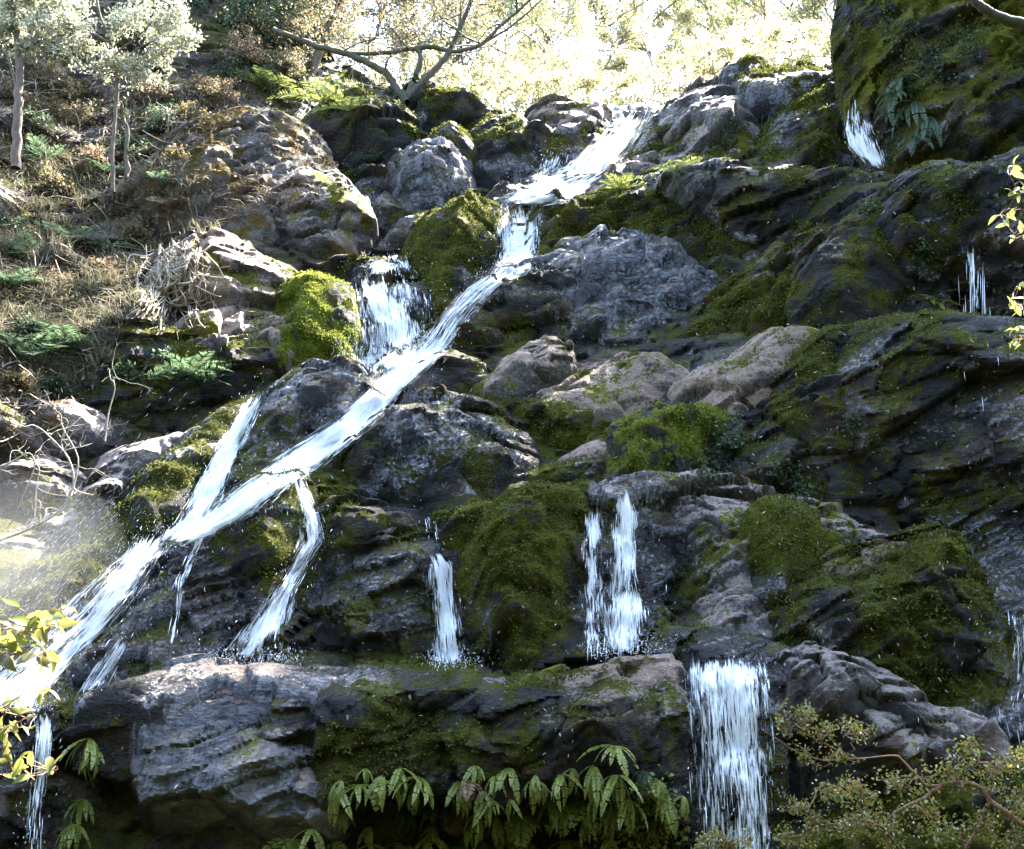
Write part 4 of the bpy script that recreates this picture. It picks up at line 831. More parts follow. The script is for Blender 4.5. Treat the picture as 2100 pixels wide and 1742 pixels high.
BG = [  # base pixel, depth, lean, radius, leaf material, label
 (600,175,25.5,-6,.13,'leaf_brown','straight grey trunk rising behind the shaggy mound'),
 (560,150,26.5,10,.09,'leaf_dark','thin dark tree behind the shaggy mound'),
 (680,170,27.5,-14,.10,'leaf_brown','brown-barked tree behind the squat mossy boulder'),
 (770,190,26.0,4,.09,'leaf_brown','slim upright tree above the squat mossy boulder'),
 (900,160,28.5,6,.08,'leaf_brown','thin leaning tree behind the dark brown boulder'),
 (955,190,27.5,-10,.07,'leaf_back','slim double-trunked tree right of the dark brown boulder'),
 (1110,205,28.0,14,.08,'leaf_back','twiggy pale tree at the skyline left of the chute'),
 (1010,200,30.5,20,.07,'leaf_back','airy backlit tree behind the sun-topped boulder'),
 (1200,215,33.0,16,.08,'leaf_back','faint backlit tree directly behind the skyline lip'),
 (1330,200,36.0,6,.09,'leaf_back','washed-out tree glowing behind the chute'),
 (1460,150,37.0,-8,.09,'leaf_back','washed-out tree glowing behind the skyline outcrop'),
 (1650,120,31.0,4,.09,'leaf_back','olive backlit tree over the flat cap slab'),
 (1715,120,29.5,-6,.08,'leaf_back','feathery tree against the towering cliff'),
 (1580,130,34.0,-12,.08,'leaf_back','light-struck tree beyond the cap slab'),
 (850,170,34.0,12,.10,'leaf_back','leaf-hazed tree far behind the forked tree'),
 (1060,190,38.0,-6,.10,'leaf_back','pale far tree left of the chute skyline'),
 (1150,200,42.0,8,.10,'leaf_back','tall pale far tree over the sun-topped boulder'),
 (1270,190,45.0,-4,.10,'leaf_back','tall far tree in the glare above the chute'),
 (1400,170,44.0,5,.10,'leaf_back','tall far tree in the glare above the skyline boulder'),
 (1520,140,43.0,-5,.10,'leaf_back','tall far tree in the glare above the cap slab'),
 (480,120,25.5,8,.10,'leaf_dark','dark tree in the upper left thicket'),
 (420,140,25.0,-10,.09,'leaf_dark','shadowy tree behind the sunlit-crowned sapling'),
 (520,60,27.5,-4,.08,'leaf_brown','russet-leaved tree in the upper left thicket'),
]
for i, (u, v, y, lean, r, lm, lab) in enumerate(BG):
    rng = np.random.default_rng(300+i); top = (-120 if u > 570 else -360)+rng.uniform(-60, 40); r *= .62
    if u > 740: y = y+7
    sc = y/25.0
    tr = [([(u, v+60), (u+lean*.6+rng.normal(0, 9), v-40), (u+lean*1.0+rng.normal(0, 14), v-95), (u+lean*1.8+rng.normal(0, 16), v-160), (u+lean*2.6, top)], r, r*.4)]
    cl = []
    dense = {'leaf_back': .9, 'leaf_brown': .75, 'leaf_dark': 1.2}[lm]
    for k in range(24):
        q = rng.uniform(0, 1)**.8; vv = v+5-q*(v-top)*.9; s_ = rng.choice([-1, 1]); uu = u+lean*(v-vv)/100+s_*rng.uniform(20, 120)/sc
        tr.append(([(u+lean*(v-vv)/100, vv+45), (u+lean*(v-vv)/100+(uu-u)*.4, vv+22), (uu, vv)], r*.34, .012))
        cl.append((uu, vv, rng.uniform(50, 95)/sc, int(460*dense), rng.uniform(-.8, .8)))
    plant('forest_tree', lab, 'tree', y, tr, cl, .085*sc**.8 if u > 740 else .10, lm, 'bark' if lm != 'leaf_back' else 'barkpale', group='forest trees behind the falls', seed=40+i, twigs=6)
    if u > 570:
        o = bpy.data.objects[:][-1] if False else [q for q in COL.objects if q.get('label') == lab][0]; mbb = MB()
        for k in range(4):
            vv = rng.uniform(-20, v-20); twig_grow(mbb, at(u+lean*(v-vv)/100, vv, y), np.array([rng.normal(0, .8), rng.normal(0, .3), rng.uniform(.5, 1.2)]), rng.uniform(1.6, 3.2), .028*sc, rng, 2)
        mbb.build('branch', 'bark', o)['kind'] = 'stuff'
# tree added on the right cliff; its unseen crown shades the falls
def wpx(p):
    u, v = project(np.array(p, float)); return float(u), float(v), p[1]-20.0
rng = np.random.default_rng(401); cl = []
for k in range(125):
    x, y, z = rng.uniform(3.1, 9.5), rng.uniform(18.6, 23.6), rng.uniform(14.2, 17.4)
    if k > 60: x, y, z = rng.uniform(8.5, 13), rng.uniform(14.5, 19.5), rng.uniform(13.8, 17)
    u, v, dy = wpx((x, y, z)); cl.append((u, v, 1.15*FPX/y, 420, dy))
tk = [wpx(p) for p in ((8.6, 20.5, 11.5), (8.3, 20.3, 13.5), (7.2, 20.6, 15.2), (5.6, 21, 16.2), (4.2, 21.3, 16.4))]
tk2 = [wpx(p) for p in ((8.3, 20.3, 13.5), (8.8, 21.5, 15.5), (8.9, 22.5, 17.4))]
plant('added_shade_tree', 'broad unseen tree added on the right cliff to shade the falls', 'tree', 20.0, [(tk, .22, .06), (tk2, .14, .05)], cl, .14, 'leaf_dark', 'bark', seed=33, twigs=7)
cl = []  # second added tree, out of view, dapples the left bank
for k in range(9):
    u, v, dy = wpx((rng.uniform(-3.4, .2), rng.uniform(22, 25), rng.uniform(15, 17.5))); cl.append((u, v, 1.0*FPX/(20+dy), 300, dy))
plant('added_shade_tree', 'tall unseen tree added on the left crest to dapple the bank', 'tree', 20.0, [([wpx(p) for p in ((-4.6, 25.4, 11), (-4.3, 25.2, 13), (-3.2, 24.6, 15.4), (-1.5, 24, 16.6))], .13, .04)], cl, .14, 'leaf_dark', 'bark', seed=34, twigs=7)
# ------------------------------------------------------------------ scatter on the left hillside
from itertools import product
def in_poly(u, v, poly):
    p = np.array(poly, float).reshape(-1, 2); return sdf(np.array([[u, v]], float), p)[0] > 0
def scatter(poly, n, rng):
    p = np.array(poly, float).reshape(-1, 2); lo, hi = p.min(0), p.max(0); out = []
    q = lo+rng.random((n*3, 2))*(hi-lo); q = q[sdf(q, p) > 0][:n]
    for u, v in q:
        r = hit(u, v)
        if r: out.append((r[0], r[1]))
    return np.array([a for a, b in out]), np.array([b for a, b in out])
rng = np.random.default_rng(55)
HS = [-40,140, 420,150, 520,180, 470,250, 400,300, 340,380, 420,470, 380,500, 320,520, 240,690, 170,830, 60,900, -40,900]
Pp, Nn = scatter(HS, 9000, rng)
V, F = leaves(Pp+Nn*.02+rng.normal(0, .03, Pp.shape), .11, rng, .22, 0, 1.2)
tag(mesh_obj('leaf_litter', V, F, M['litterleaf'], smooth=False), 'brown fallen leaves and twigs strewn over the left hillside', 'leaf litter', kind='stuff')
def blades(P, L, rng, wid=.005, lean=.5, up=1.0):
    n = len(P); d = rng.normal(0, lean, (n, 3)); d[:, 2] = up; d[:, 1] -= .25; d /= np.linalg.norm(d, axis=1)[:, None]; ln = (L*rng.uniform(.5, 1.3, n))[:, None]
    s = np.cross(d, rng.normal(0, 1, (n, 3))); s /= np.linalg.norm(s, axis=1)[:, None]; s *= wid
    m1 = P+d*ln*.55; out = d.copy(); out[:, 2] = 0; tip = P+d*ln*.85+out*ln*.8-np.array([0, 0, .25])*ln
    V = np.stack([P-s, P+s, m1+s*.8, m1-s*.8, tip], 1).reshape(-1, 3); b = np.arange(n)[:, None]*5
    return V, np.concatenate([np.concatenate([b, b+1, b+2, b+3], 1), np.concatenate([b+3, b+2, b+4, b+4], 1)])
def grass(label, poly, n, L, seed, mat='grass', wid=.005, lean=.5):
    rng = np.random.default_rng(seed); P, Nn = scatter(poly, n//9, rng); P = np.repeat(P, 9, 0)+rng.normal(0, .05, (len(P)*9, 3))*np.array([1, 1, .3]); V, F = blades(P, L, rng, wid, lean)
    F4 = [tuple(dict.fromkeys(f)) for f in F.tolist()]
    o = mesh_obj('grass', V, F4, M[mat], smooth=False); return tag(o, label, 'grass', kind='stuff')
grass('pale tufted grass on the sunny left slope', [-40,440, 60,420, 200,480, 300,560, 300,620, 230,700, 100,760, -40,720], 3600, .30, 61)
grass('sparse dry grass under the saplings', [60,330, 240,330, 420,360, 460,470, 380,500, 200,470, 20,420], 2000, .24, 62)
grass('trailing dry grass down the shaded left bank', [60,560, 220,560, 250,700, 170,800, 40,800], 2600, .34, 63)
grass('fringe of dry grass and moss hanging on the shaggy mound', [490,240, 560,222, 640,290, 700,380, 690,430, 560,420, 470,330], 700, .12, 64, 'litterleaf', .006, .9)
grass('root-like dry fibres beneath the saplings and ferns', [320,380, 560,360, 620,430, 480,470, 360,450], 900, .18, 65, 'litterleaf', .005, 1.2)
rg = np.random.default_rng(66); mb = MB(); P, Nn = scatter(HS, 300, rg)
for p, n in zip(P, Nn):
    d = rg.normal(0, 1, 3)+n*.5; d /= np.linalg.norm(d); L = rg.uniform(.15, .55); V, F = tube(smooth_path([p, p+d*L*.5+rg.normal(0, .05, 3), p+d*L+rg.normal(0, .08, 3)], 2), rg.uniform(.003, .008), 4); mb.add(V, F)
tag(mb.build('dead_twigs', 'barkpale'), 'dead twigs and sticks littering the left hillside', 'twigs', kind='stuff')
# undergrowth along the skyline
for i, (u, v, lab) in enumerate(((880,180,'glowing shrub behind the dark brown boulder'), (960,205,'glowing shrub between dark boulder and skyline'), (1030,225,'glowing shrub left of the sun-topped boulder'), (1100,205,'glowing shrub on top of the sun-topped boulder'), (1170,210,'glowing shrub right of the sun-topped boulder'), (1240,215,'glowing shrub at the chute lip'), (1320,205,'glaring shrub behind the chute'), (1390,180,'glaring shrub behind the moss-capped boulder'), (1460,145,'glaring shrub behind the skyline outcrop'), (1540,115,'glowing shrub over the cap slab left end'), (1620,115,'glowing shrub over the cap slab middle'), (1700,110,'glowing shrub over the cap slab right end'))):
    plant('skyline_shrub', lab, 'shrub', 29.5, [([(u, v+40), (u+5, v), (u-4, v-30)], .02, .01)], [(u+dx, v+dv, 42, 330) for dx, dv in ((0, 0), (-40, 5), (40, 5), (15, -45), (-25, -50), (45, -40))], .09, 'leaf_back', 'bark', group='shrubs along the skyline', seed=200+i, twigs=6, crown='foliage', stem='stem')
# low bushes on the slope
BUSH = [(60,250,45,'low dark bush at the foot of the brown-trunked tree'), (150,240,50,'dim bush between the two left trunks'), (190,330,45,'grey-green bush beside the sapling foot'), (330,250,50,'dark thicket right of the crooked sapling'),
        (420,190,50,'dark bush on the crest of the left slope'), (470,150,45,'mossy bush beneath the thicket trees'), (110,380,45,'bramble under the saplings'), (210,560,40,'scrubby bush by the flat grey stone'), (60,680,45,'dark bush low on the left bank'),
        (140,640,40,'matted bush on the shaded left bank'), (260,770,35,'small bush over the undercut wall'), (100,160,60,'leafy bush filling the gap behind the left trunks'), (300,190,50,'deep-shaded bush behind the sapling crown'), (620,190,35,'sunlit bush behind the shaggy mound')]
BUSH += [(30,200,50,'brown brush beneath the glaring foliage'), (270,300,40,'dry brush left of the shaggy mound'), (390,240,48,'tangled brown brush on the mound shoulder'), (450,190,45,'russet brush at the top of the mound'), (540,170,45,'dead-leaved brush beside the big ferns'), (360,330,36,'olive brush against the mound'), (20,470,40,'matted brush at the left edge'), (270,480,36,'brush right of the flat grey stone'), (120,590,40,'wiry brush in mid bank'), (200,690,42,'dark brush above the bare twigs'), (30,790,45,'dense dark brush above the grey boulders'), (110,800,38,'ivy-dark brush behind the bare twigs'), (590,130,48,'dense brown thicket behind the big ferns'), (500,100,55,'tall brown thicket on the crest')]
for i, (u, v, rp, lab) in enumerate(BUSH):
    b = hitp(u, v); y = b[1]-.15
    plant('low_bush', lab, 'bush', y, [([(u, v+18), (u+3, v), (u, v-10)], .012, .006)], [(u+dx*rp*.6, v+dv*rp*.5, rp*.6, 150) for dx, dv in ((0, 0), (-1, .3), (1, .2), (.3, -.8), (-.5, -.7))], .07, ['leaf_dark', 'leaf_brown', 'leaf_dead', 'leaf_dark', 'leaf_brown'][i % 5], 'bark', group='low bushes on the left slope', seed=70+i, twigs=5, crown='foliage', stem='stem', base=b)
# ------------------------------------------------------------------ ferns
def F_(lab, u, v, s, **k): return fern(lab, u, v, s, **k)
for lab, u, v, s in (('sunlit arching fern on top of the shaggy mound', 545,185,.95), ('dazzling fern fronds above the black cavity', 660,215,.95), ('bright fern draped over the squat mossy boulder edge', 715,228,.8)):
    F_(lab, u, v, s, kind='big', mat='leaf_fern', n=9, group='big ferns on the crest', face=-40, spread=240, pitch=(0, 40))
for i, (lab, u, v, s) in enumerate((('dark fern at the left edge below the grass', 20,590,.75), ('spreading fern on the shaded left bank', 150,500,.6), ('fern under the little trunks in the clearing', 340,385,.5), ('blue-green fern beside the grey stone', 230,520,.55),
        ('fern clump low on the left bank', 60,745,.75), ('broad fern above the bare twigs', 130,720,.7), ('fern nestled under the root tangle', 390,770,.55), ('fern at the dark foot of the undercut wall', 420,790,.5), ('small fern hanging in the undercut wall', 335,780,.35),
        ('fern over the rim of the black cavity', 770,330,.4), ('fern in the shade of the crooked sapling', 215,360,.5), ('fern at the left margin beneath the trees', 90,330,.55), ('low fern beside the flat grey stone', 50,530,.55))):
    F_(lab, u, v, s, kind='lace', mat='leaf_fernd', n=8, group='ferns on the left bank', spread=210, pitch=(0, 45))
F_('rusty dead fern among litter under the sapling', 345,420,.45, kind='lace', mat='leaf_dead', n=7, spread=220, pitch=(-20, 30), group='ferns on the left bank')
CL = [(1835,190,.55), (1870,210,.6), (1850,160,.5), (1905,240,.5), (1880,280,.5), (1830,230,.45)]
for i, (u, v, s) in enumerate(CL):
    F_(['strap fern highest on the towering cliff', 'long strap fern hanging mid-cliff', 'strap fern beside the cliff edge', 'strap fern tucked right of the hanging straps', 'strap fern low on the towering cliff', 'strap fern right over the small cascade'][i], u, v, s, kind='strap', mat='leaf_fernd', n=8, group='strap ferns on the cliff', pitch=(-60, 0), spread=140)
F_('fresh green leaf-fern at the dripping alcove', 1915,620,.36, kind='strap', mat='leaf_fern', n=10, group='strap ferns on the cliff', pitch=(-30, 40), spread=190)
for lab, u, v, s in (('little fern beside the upper curtain fall', 1275,390,.5), ('bright little fern on the brown chute rib', 1385,355,.45)):
    F_(lab, u, v, s, kind='lace', mat='leaf_fern', n=8, group='little ferns by the top chute', spread=200, pitch=(0, 45))
HANG = [(185,1515,.36,'toothed fern on the left end of the ledge',8), (190,1540,.30,'second toothed fern tucked under the first at the ledge end',6), (170,1640,.34,'fern clump below the toothed ferns at the ledge end',8), (150,1690,.28,'lowest fern at the left end of the ledge',7),
        (738,1610,.27,'thin drooping fern left along the ledge face',7), (820,1575,.33,'first of the big hanging ferns on the mossy face',8), (860,1595,.38,'long trailing fern on the mossy face',9), (1045,1575,.33,'hanging fern in the middle of the mossy face',10), (1000,1640,.28,'feathery fern deep under the ledge',7),
        (1150,1590,.34,'narrow fern under the bare-topped blocky boulder',6), (1130,1640,.34,'fern cluster below the narrow fern',7), (1215,1570,.38,'lush fern right of the blocky boulder',9), (1260,1530,.34,'topmost fern above the lush one',8), (1265,1590,.40,'long-fronded lush fern beside leafy vines',9), (1290,1640,.32,'fern among leafy vines under the hump',7),
        (880,1715,.30,'ground fern beneath the trailing fern',8), (940,1735,.30,'ground fern at the ledge foot',8), (1030,1720,.32,'arching ground fern under the middle hanging fern',8), (1085,1730,.32,'ground fern beneath the fern cluster',8), (1160,1725,.3,'ground fern under the lush fern',8), (760,1735,.28,'low ground fern under the thin drooping fern',7), (1150,1660,.26,'curled small fern in the ledge shade',6)]
for u, v, s, lab, n in HANG:
    F_(lab, u, v, s*.92, kind='strap', mat='leaf_fern', n=n+1, group='ferns hanging from the front ledge', pitch=(-80, -5), spread=150, off=.06)
HG2 = [(700,1600), (780,1600), (900,1640), (960,1600), (1090,1600), (1190,1640), (1320,1580), (1350,1600), (640,1700), (690,1725), (830,1660), (1070,1670), (1230,1660), (820,1730), (990,1725), (1200,1735), (1250,1720), (600,1720)]
rg = np.random.default_rng(611)
for k in range(34):
    u = rg.uniform(670, 1410); v = rg.choice([rg.uniform(1570, 1640), rg.uniform(1650, 1740)])
    F_('small drooping fern in the green fringe under the front ledge', u, v, rg.uniform(.16, .30), kind='strap', mat='leaf_fern', n=int(rg.integers(5, 9)), group='fern fringe under the front ledge', pitch=(-85, -20), spread=110, off=.05, seed=k)
W1 = ['slight', 'short', 'ragged', 'curled', 'pale', 'drooping']; W2 = ['left of', 'under', 'beside']
PL = ['the thin drooping fern', 'the long trailing fern', 'the middle hanging fern', 'the lush fern', 'the blocky boulder', 'the dry tan hump']
for i, (u, v) in enumerate(HG2):
    F_(W1[i % 6]+' little fern '+W2[i//6]+' '+PL[(i*5+i//6) % 6], u, v, [.2, .26, .32][i % 3], kind=['strap', 'lace'][i % 2], mat=['leaf_fern', 'leaf_fern', 'leaf_fernd', 'leaf_dead'][i % 4] if i % 4 != 3 or i % 3 == 0 else 'leaf_fern', n=5+i % 4, group='ferns hanging from the front ledge', pitch=(-80, -10), spread=120+10*(i % 5), off=.05)
# leafy vines / small herbs
HERB = [(1330,1640,60,260,'leafy vine mat hanging under the dry tan hump'), (1380,1690,55,240,'leafy vine beside the foot of the curtain fall'), (1310,1710,60,260,'leafy vine carpet at the foot of the ledge'), (1240,1700,45,170,'vine sprigs below the lush fern'),
        (1490,890,45,220,'small-leaved herb under the long tan ridge'), (1470,960,50,240,'creeping herb mat left of the dark rock hollow'), (1600,960,45,200,'herb tuft in the dark rock hollow'), (1640,1000,40,180,'herb tuft above the mauve-grey outcrop'), (1745,870,30,120,'herb sprig on the shaded cliff edge'),
        (1500,255,26,160,'blue-green cushion plant on the skyline outcrop'), (1800,330,30,130,'herbs by the foot of the small cascade'), (1900,520,35,160,'herbs in the alcove beside the drips'), (1900,130,50,260,'grey-green creeper on the towering cliff'), (1980,80,55,260,'creeper high on the right of the cliff'), (1830,60,50,240,'creeper along the cliff edge'), (1840,290,35,150,'creeper below the cliff straps'), (1780,420,22,80,'seedling on the rust-stained wall'), (330,720,28,120,'ivy-like herb below the roots')]
for i, (u, v, rp, n, lab) in enumerate(HERB):
    rg = np.random.default_rng(500+i); C = []
    for k in range(n):
        a, b = rg.normal(0, .45, 2)*rp; r = hit(u+a, v+b)
        if r is not None: C.append(r[0]-ray(u+a, v+b)*rg.uniform(.01, .10))
    C = np.array(C); base = hitp(u, v); o = empty('herb_patch', tuple(base), lab, 'herb', 'small-leaved herbs on the rocks')
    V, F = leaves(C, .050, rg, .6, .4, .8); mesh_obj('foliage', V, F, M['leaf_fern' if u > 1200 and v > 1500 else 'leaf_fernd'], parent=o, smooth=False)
    w_ = MB()
    for c in C[::9]:
        V, F = tube(smooth_path([base*.5+c*.5, c*.8+base*.2+np.array([0, -.02, .02]), c], 2), .003, 3); w_.add(V, F)
    w_.build('stem', 'barkmoss', o)['kind'] = 'stuff'
# ------------------------------------------------------------------ roots over the buff boulder, bare twigs, foreground branches
rg = np.random.default_rng(81); o = empty('root_tangle', tuple(hitp(330,620)), 'sun-bleached tangle of dry roots over the triangular buff boulder', 'roots')
w_, fine_ = MB(), MB()
RT = [(400,490), (300,560), (290,640), (330,700), (420,700), (450,600), (440,510)]
for k in range(150):
    t = rg.random(); u = 400+rg.normal(0, 22)-60*t; v = 495+rg.random()*120; pts = []
    ang = rg.normal(1.9, .55)
    for s in range(6):
        r = hit(u, v)
        if r is None: break
        pts.append(r[0]-ray(u, v)*rg.uniform(.03, .20)); u += math.cos(ang)*rg.uniform(10, 24); v += math.sin(ang)*rg.uniform(10, 24); ang += rg.normal(0, .5)
        if v > 705: break
    if len(pts) > 2:
        r0 = rg.uniform(.006, .022) if k < 60 else rg.uniform(.003, .007); V, F = tube(smooth_path(pts, 3), np.linspace(r0, r0*.5, (len(pts)-1)*3+1), 4); (w_ if k < 60 else fine_).add(V, F)
w_.build('root', 'root', o); fine_.build('rootlet', 'root', o)
def twig_path(w_, p, d, L, r, rg, depth=0, bend=.35, mk=None):
    P = [p]; n = 5
    for s in range(n):
        d = d+rg.normal(0, bend*.5, 3); d /= np.linalg.norm(d); P.append(P[-1]+d*L/n)
    V, F = tube(smooth_path(P, 2), np.linspace(r, r*.5, 2*n+1), 5 if depth == 0 else 4); w_.add(V, F)
    if depth < 2:
        for s in range(2 if depth else 4):
            i = rg.integers(1, n+1); twig_path(w_, P[i], d+rg.normal(0, .9, 3), L*rg.uniform(.35, .65), r*.55, rg, depth+1, bend)
TW = [((-20,1115), [(0,1108), (60,1085), (120,1050), (150,1000), (140,940), (95,890), (75,875)], 'long arching bare branch reaching over the grey outcrop'),
      ((-20,960), [(-20,965), (20,950), (60,930), (70,960), (50,1010), (30,1060), (10,1090)], 'curling bare twigs at the left margin'),
      ((150,1000), [(150,1000), (160,940), (130,880), (125,850)], 'upright bare twig by the sun-bleached outcrop'),
      ((240,900), [(215,905), (222,850), (235,800), (232,775), (246,780)], 'dry curled stalks above the sun-bleached outcrop'),
      ((60,1060), [(70,1060), (75,1000), (80,960), (60,940)], 'short bare twig in front of the shadowed boulder')]
for i, (b, pts, lab) in enumerate(TW):
    rg = np.random.default_rng(90+i); y = 12.6; P = smooth_path([at(u, v, y) for u, v in pts], 4); mb = MB(); r0 = .018 if i == 0 else .010
    V, F = tube(P, np.linspace(r0, r0*.4, len(P)), 5); mb.add(V, F)
    o = empty('bare_twig', tuple(P[0]), lab, 'branch', 'bare twigs at the left bank'); mb.build('stem', 'barkpale', o)
    for k in range(9 if i < 2 else 5):
        j = rg.integers(2, len(P)); mb2 = MB(); twig_path(mb2, P[j], np.array([rg.normal(0, 1), rg.normal(-.2, .5), rg.normal(.3, .8)]), rg.uniform(.15, .4), r0*.4, rg, 1, .6); mb2.build('twiglet', 'barkpale', o)

# big leaves of the nearest sprays, each its own part
LM = {}
def big_leaf_mesh(k, mat):
    if (k, mat) in LM: return LM[(k, mat)]
    n = 7; t = np.linspace(0, 1, n); w_ = .21*np.sin(math.pi*t**.85)**.9; V, F = [], []
    for i in range(n):
        z = .10*math.sin(3*t[i]+k)-.12*t[i]**2
        V += [(t[i], -w_[i], z+.35*w_[i]), (t[i], 0, z), (t[i], w_[i], z+.35*w_[i])]
    for i in range(n-1):
        for s in (0, 1): a = i*3+s; F.append((a, a+1, a+4, a+3))
    me = bpy.data.meshes.new('leaf'); me.from_pydata(V, [], F); me.materials.append(mat); me.polygons.foreach_set('use_smooth', np.ones(len(F), bool)); LM[(k, mat)] = me; return me
def near_branch(name, label, y, stems, spots, size, mats, seed, bark='barkred', r=.004):
    rg = np.random.default_rng(seed); mb = []; paths = []
    for pts in stems:
        P = smooth_path([at(u, v, y) for u, v in pts], 5, .002, rg); V, F = tube(P, np.linspace(r, r*.4, len(P)), 5); mb.append((V, F)); paths.append(P)
    allp = np.concatenate(paths); o = empty(name, tuple(paths[0][0]), label, 'branch'); [mesh_obj('stem', V, F, M[bark], parent=o) for V, F in mb]
    for (u, v) in spots:
        c = at(u, v, y+rg.normal(0, .08)); q = allp[np.linalg.norm(allp-c, axis=1).argmin()]
        d = c-q; V, F = tube(smooth_path([q, (q+c)/2+rg.normal(0, .004, 3), c], 2), r*.35, 4); mesh_obj('petiole', V, F, M[bark], parent=o)
        f = bpy.data.objects.new('leaf', big_leaf_mesh(int(rg.integers(0, 3)), M[mats[int(rg.integers(0, len(mats)))]])); COL.objects.link(f); f.parent = o
        f.location = Vector(c-paths[0][0]); s = size*rg.uniform(.7, 1.2); f.scale = (s, s, s)
        f.rotation_euler = (rg.normal(0, .8), rg.normal(.2, .5), math.atan2(d[1]*.3, d[0])+rg.normal(0, .7))
    return o
rg = np.random.default_rng(120)
def spots(cs, rg): return [(u+rg.normal(0, s*.5), v+rg.normal(0, s*.4)) for u, v, s, n in cs for _ in range(n)]
M['leaf_near2'] = leaf_mat('olive_near_leaf', (.05, .06, .012), (.09, .085, .018), (.12, .075, .02), .45)
near_branch('leafy_branch', 'yellow-green leafy branch hanging before the sunlit torrent', 4.2, [[(-560,3000), (-540,2000), (-420,1520), (-220,1370), (-60,1330), (-10,1320), (40,1300), (90,1285), (130,1275)], [(-10,1320), (40,1335), (80,1345), (110,1360)], [(-220,1370), (-60,1300), (0,1290), (50,1275), (80,1258)]],
  spots([(95,1265,34,13), (50,1285,36,13), (15,1320,36,11), (120,1280,18,5), (90,1345,30,8), (40,1300,40,8), (-5,1350,25,6)], rg), .072, ['leaf_near', 'leaf_near', 'leaf_near2'], 121)
near_branch('leafy_branch', 'olive leafy sprays in front of the narrow bottom-left fall', 4.4, [[(-540,2400), (-420,1800), (-200,1580), (-60,1520), (-10,1500), (40,1480), (75,1470)], [(-200,1580), (-60,1600), (0,1590), (50,1590), (110,1580)], [(-60,1520), (-30,1460), (10,1450), (50,1420), (70,1415)]],
  spots([(40,1470,36,11), (10,1500,34,9), (60,1425,26,7), (20,1450,30,4), (110,1575,22,4), (20,1590,40,6), (60,1560,40,5)], rg), .066, ['leaf_near', 'leaf_near2', 'leaf_near2'], 122)
near_branch('leafy_branch', 'long-leaved green sprig at the right edge beside the dark bulge', 5.0, [[(2490,640), (2330,520), (2160,420), (2110,400), (2085,385), (2070,360)], [(2160,420), (2110,430), (2070,430), (2050,440)], [(2330,520), (2160,480), (2110,490), (2080,480)]],
  spots([(2080,350,16,6), (2090,390,20,8), (2065,440,18,6), (2085,480,16,6)], rg), .05, ['leaf_fern', 'leaf_near'], 123)
near_branch('leafy_branch', 'yellow tufted sprig at the right edge beside the dripping cliff', 5.0, [[(2490,880), (2330,740), (2160,640), (2110,630), (2085,620), (2070,610)], [(2330,740), (2160,690), (2110,690), (2090,700)]],
  spots([(2085,630,20,10), (2090,670,16,8), (2088,700,16,6), (2092,590,12,5)], rg), .05, ['leaf_near'], 124)
# the shrub at the bottom right with its red-brown branches
ysh = 7.5
plant('myrtle_shrub', 'fine-leaved olive shrub with red-brown branches before the brown rock blocks', 'shrub', ysh,
  [([(2360,2400), (2280,1900), (2180,1730), (2100,1692), (2060,1665), (2030,1640), (2010,1615), (1970,1605), (1930,1612), (1880,1645), (1830,1672), (1820,1700), (1820,1790)], .022, .008), ([(2030,1645), (2005,1700), (1980,1740), (1960,1800)], .012, .008),
   ([(1960,1605), (1905,1612), (1880,1590), (1850,1560), (1835,1550), (1770,1556), (1690,1560)], .010, .004), ([(1760,1556), (1700,1530), (1640,1500), (1590,1480)], .004, .002), ([(1690,1560), (1640,1545), (1600,1520), (1560,1495)], .004, .002), ([(1820,1700), (1760,1680), (1700,1690), (1650,1650)], .006, .003), ([(2030,1640), (2040,1580), (2060,1560)], .006, .003)],
  [(1650,1470,40,210), (1610,1485,30,112), (1690,1500,34,168), (1760,1500,40,182), (1720,1550,36,154), (1650,1540,26,84), (1700,1620,55,294), (1770,1620,55,294), (1840,1600,50,251), (1900,1660,60,294), (1960,1580,60,294), (2030,1590,60,294), (2080,1560,55,266), (1760,1690,70,364), (1680,1700,60,294), (1840,1710,60,294), (1930,1710,60,294), (2020,1690,60,280), (2085,1640,55,251), (2080,1720,60,251), (1640,1660,40,168), (1990,1530,40,140), (1610,1720,40,140)],
  .026, 'leaf_shrub', 'barkred', seed=20, crown='foliage', stem='branch', twigs=9, aspect=.6)
plant('myrtle_sprig', 'wispy leafy sprig at the foot of the curtain fall', 'shrub', 7.8, [([(1500,1800), (1490,1740), (1480,1700)], .006, .003)], [(1460,1720,40,200), (1500,1735,36,160), (1530,1725,26,100), (1440,1740,30,110)], .026, 'leaf_shrub', 'barkred', seed=21, crown='foliage', stem='branch', aspect=.6)
P = smooth_path([at(u, v, 5.0) for u, v in ((1940,-60), (1990,-5), (2020,18), (2060,40), (2110,52), (2180,70), (2330,180), (2440,420), (2480,700), (2495,1200), (2510,2000), (2530,3000))], 5, .002); V, F = tube(P, np.linspace(.014, .05, len(P)), 8)
tag(mesh_obj('mossy_branch', V, F, M['barkmoss']), 'bare mossy branch crossing the top right corner', 'branch')
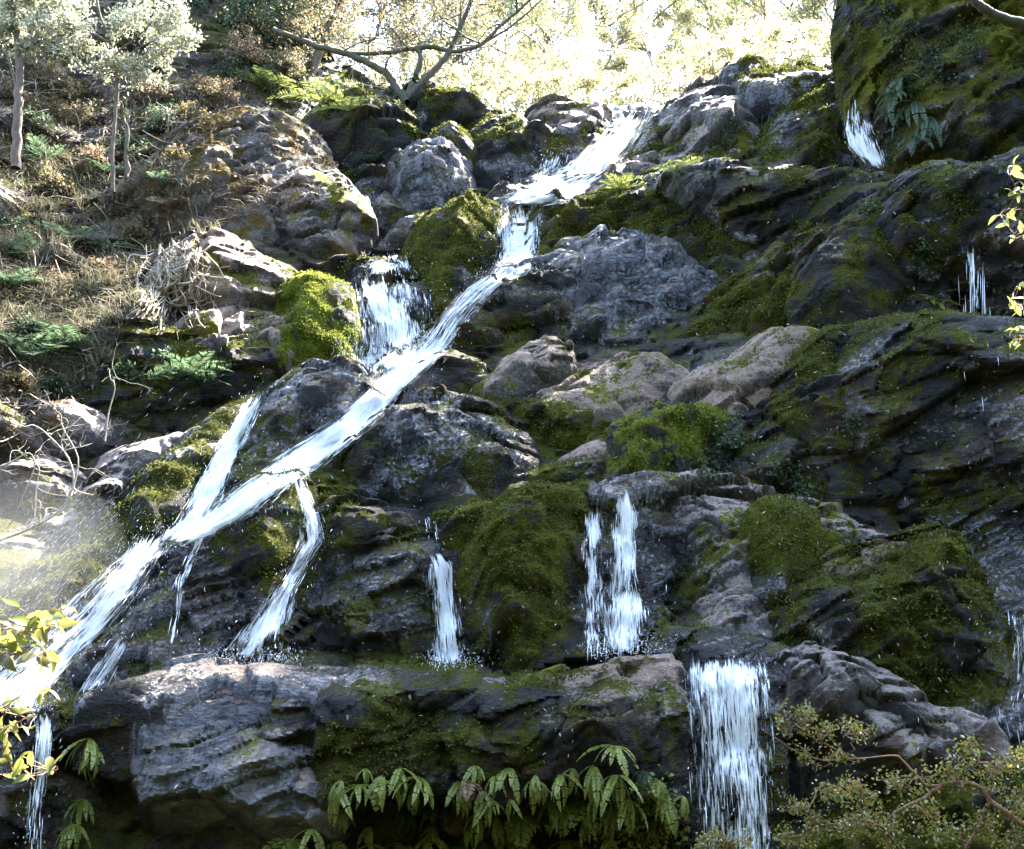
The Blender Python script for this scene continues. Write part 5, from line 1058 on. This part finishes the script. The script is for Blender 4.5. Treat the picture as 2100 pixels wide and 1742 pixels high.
# pale leaves fallen on the rocks
rg = np.random.default_rng(140); C = []
for poly, n in (([1400,620, 2100,620, 2100,1110, 1500,1000], 260), ([1560,1040, 2060,1090, 2060,1440, 1600,1340], 150), ([1500,340, 2000,340, 2000,640, 1400,640], 120), ([640,1000, 1560,1000, 1560,1350, 640,1350], 90), ([640,1400, 1400,1400, 1400,1560, 640,1560], 90), ([900,600, 1500,500, 1400,980, 760,1000], 90), ([1600,1330, 2050,1480, 2050,1560, 1640,1500], 60), ([200,1380, 640,1380, 640,1640, 250,1640], 40)):
    P, Nn = scatter(poly, n, rg); C.append(P+Nn*.02)
C = np.concatenate(C); V, F = leaves(C, .055, rg, .26, .8, .6)
tag(mesh_obj('fallen_leaves', V, F, M['fleck'], smooth=False), 'scattered pale fallen leaves sticking to the wet rocks', 'leaves', kind='stuff')
# sunlit spray drifting off the torrent at the lower left
rg = np.random.default_rng(170); k = 1100; u = rg.normal(110, 120, k); v = 1330-u*1.05+rg.normal(0, 75, k)-60; P0 = np.array([at(a, b, 12.2+rg.normal(0, .35)) for a, b in zip(u, v)])
dr = np.tile([-.62, -.1, -.75], (k, 1))+rg.normal(0, .22, (k, 3)); Dv = P0-CAM; side = np.cross(dr, Dv); side /= np.linalg.norm(side, axis=1)[:, None]
V, F = add_strips(P0, dr*rg.uniform(.02, .09, k)[:, None], side, rg.uniform(.0006, .0016, k))
tag(mesh_obj('spray', V, F, M['foam'], smooth=False), 'fine sunlit spray drifting beside the dazzling torrent', 'spray', kind='stuff')

# mist hanging over the foot of the left torrent: soft round puffs of airborne droplets
mm_ = bpy.data.materials.new('spray_mist'); mm_.use_nodes = True; nt = mm_.node_tree; nt.nodes.clear()
ov = nt.nodes.new('ShaderNodeOutputMaterial'); pv = nt.nodes.new('ShaderNodeVolumePrincipled'); nt.links.new(pv.outputs[0], ov.inputs['Volume'])
pv.inputs['Color'].default_value = (1, 1, 1, 1); pv.inputs['Density'].default_value = .045; pv.inputs['Anisotropy'].default_value = .3
for (u, v, y, r), lab in (((30,1150,12.6,.95), 'puff of sunlit mist at the left edge beside the torrent'), ((-60,1290,12.0,1.0), 'low mist at the foot of the sunlit torrent')):
    bm = bmesh.new(); bmesh.ops.create_icosphere(bm, subdivisions=4, radius=r); c = at(u, v, y)
    Vm = np.array([vv.co[:] for vv in bm.verts]); Fm = [[q.index for q in f.verts] for f in bm.faces]; bm.free()
    Vm = Vm*(1+.18*fbm(Vm+u, 1.3, 3, 5))[:, None]*np.array([1.1, .7, .9])+c
    o = mesh_obj('spray_mist', Vm, Fm, mm_); tag(o, lab, 'mist', kind='stuff')
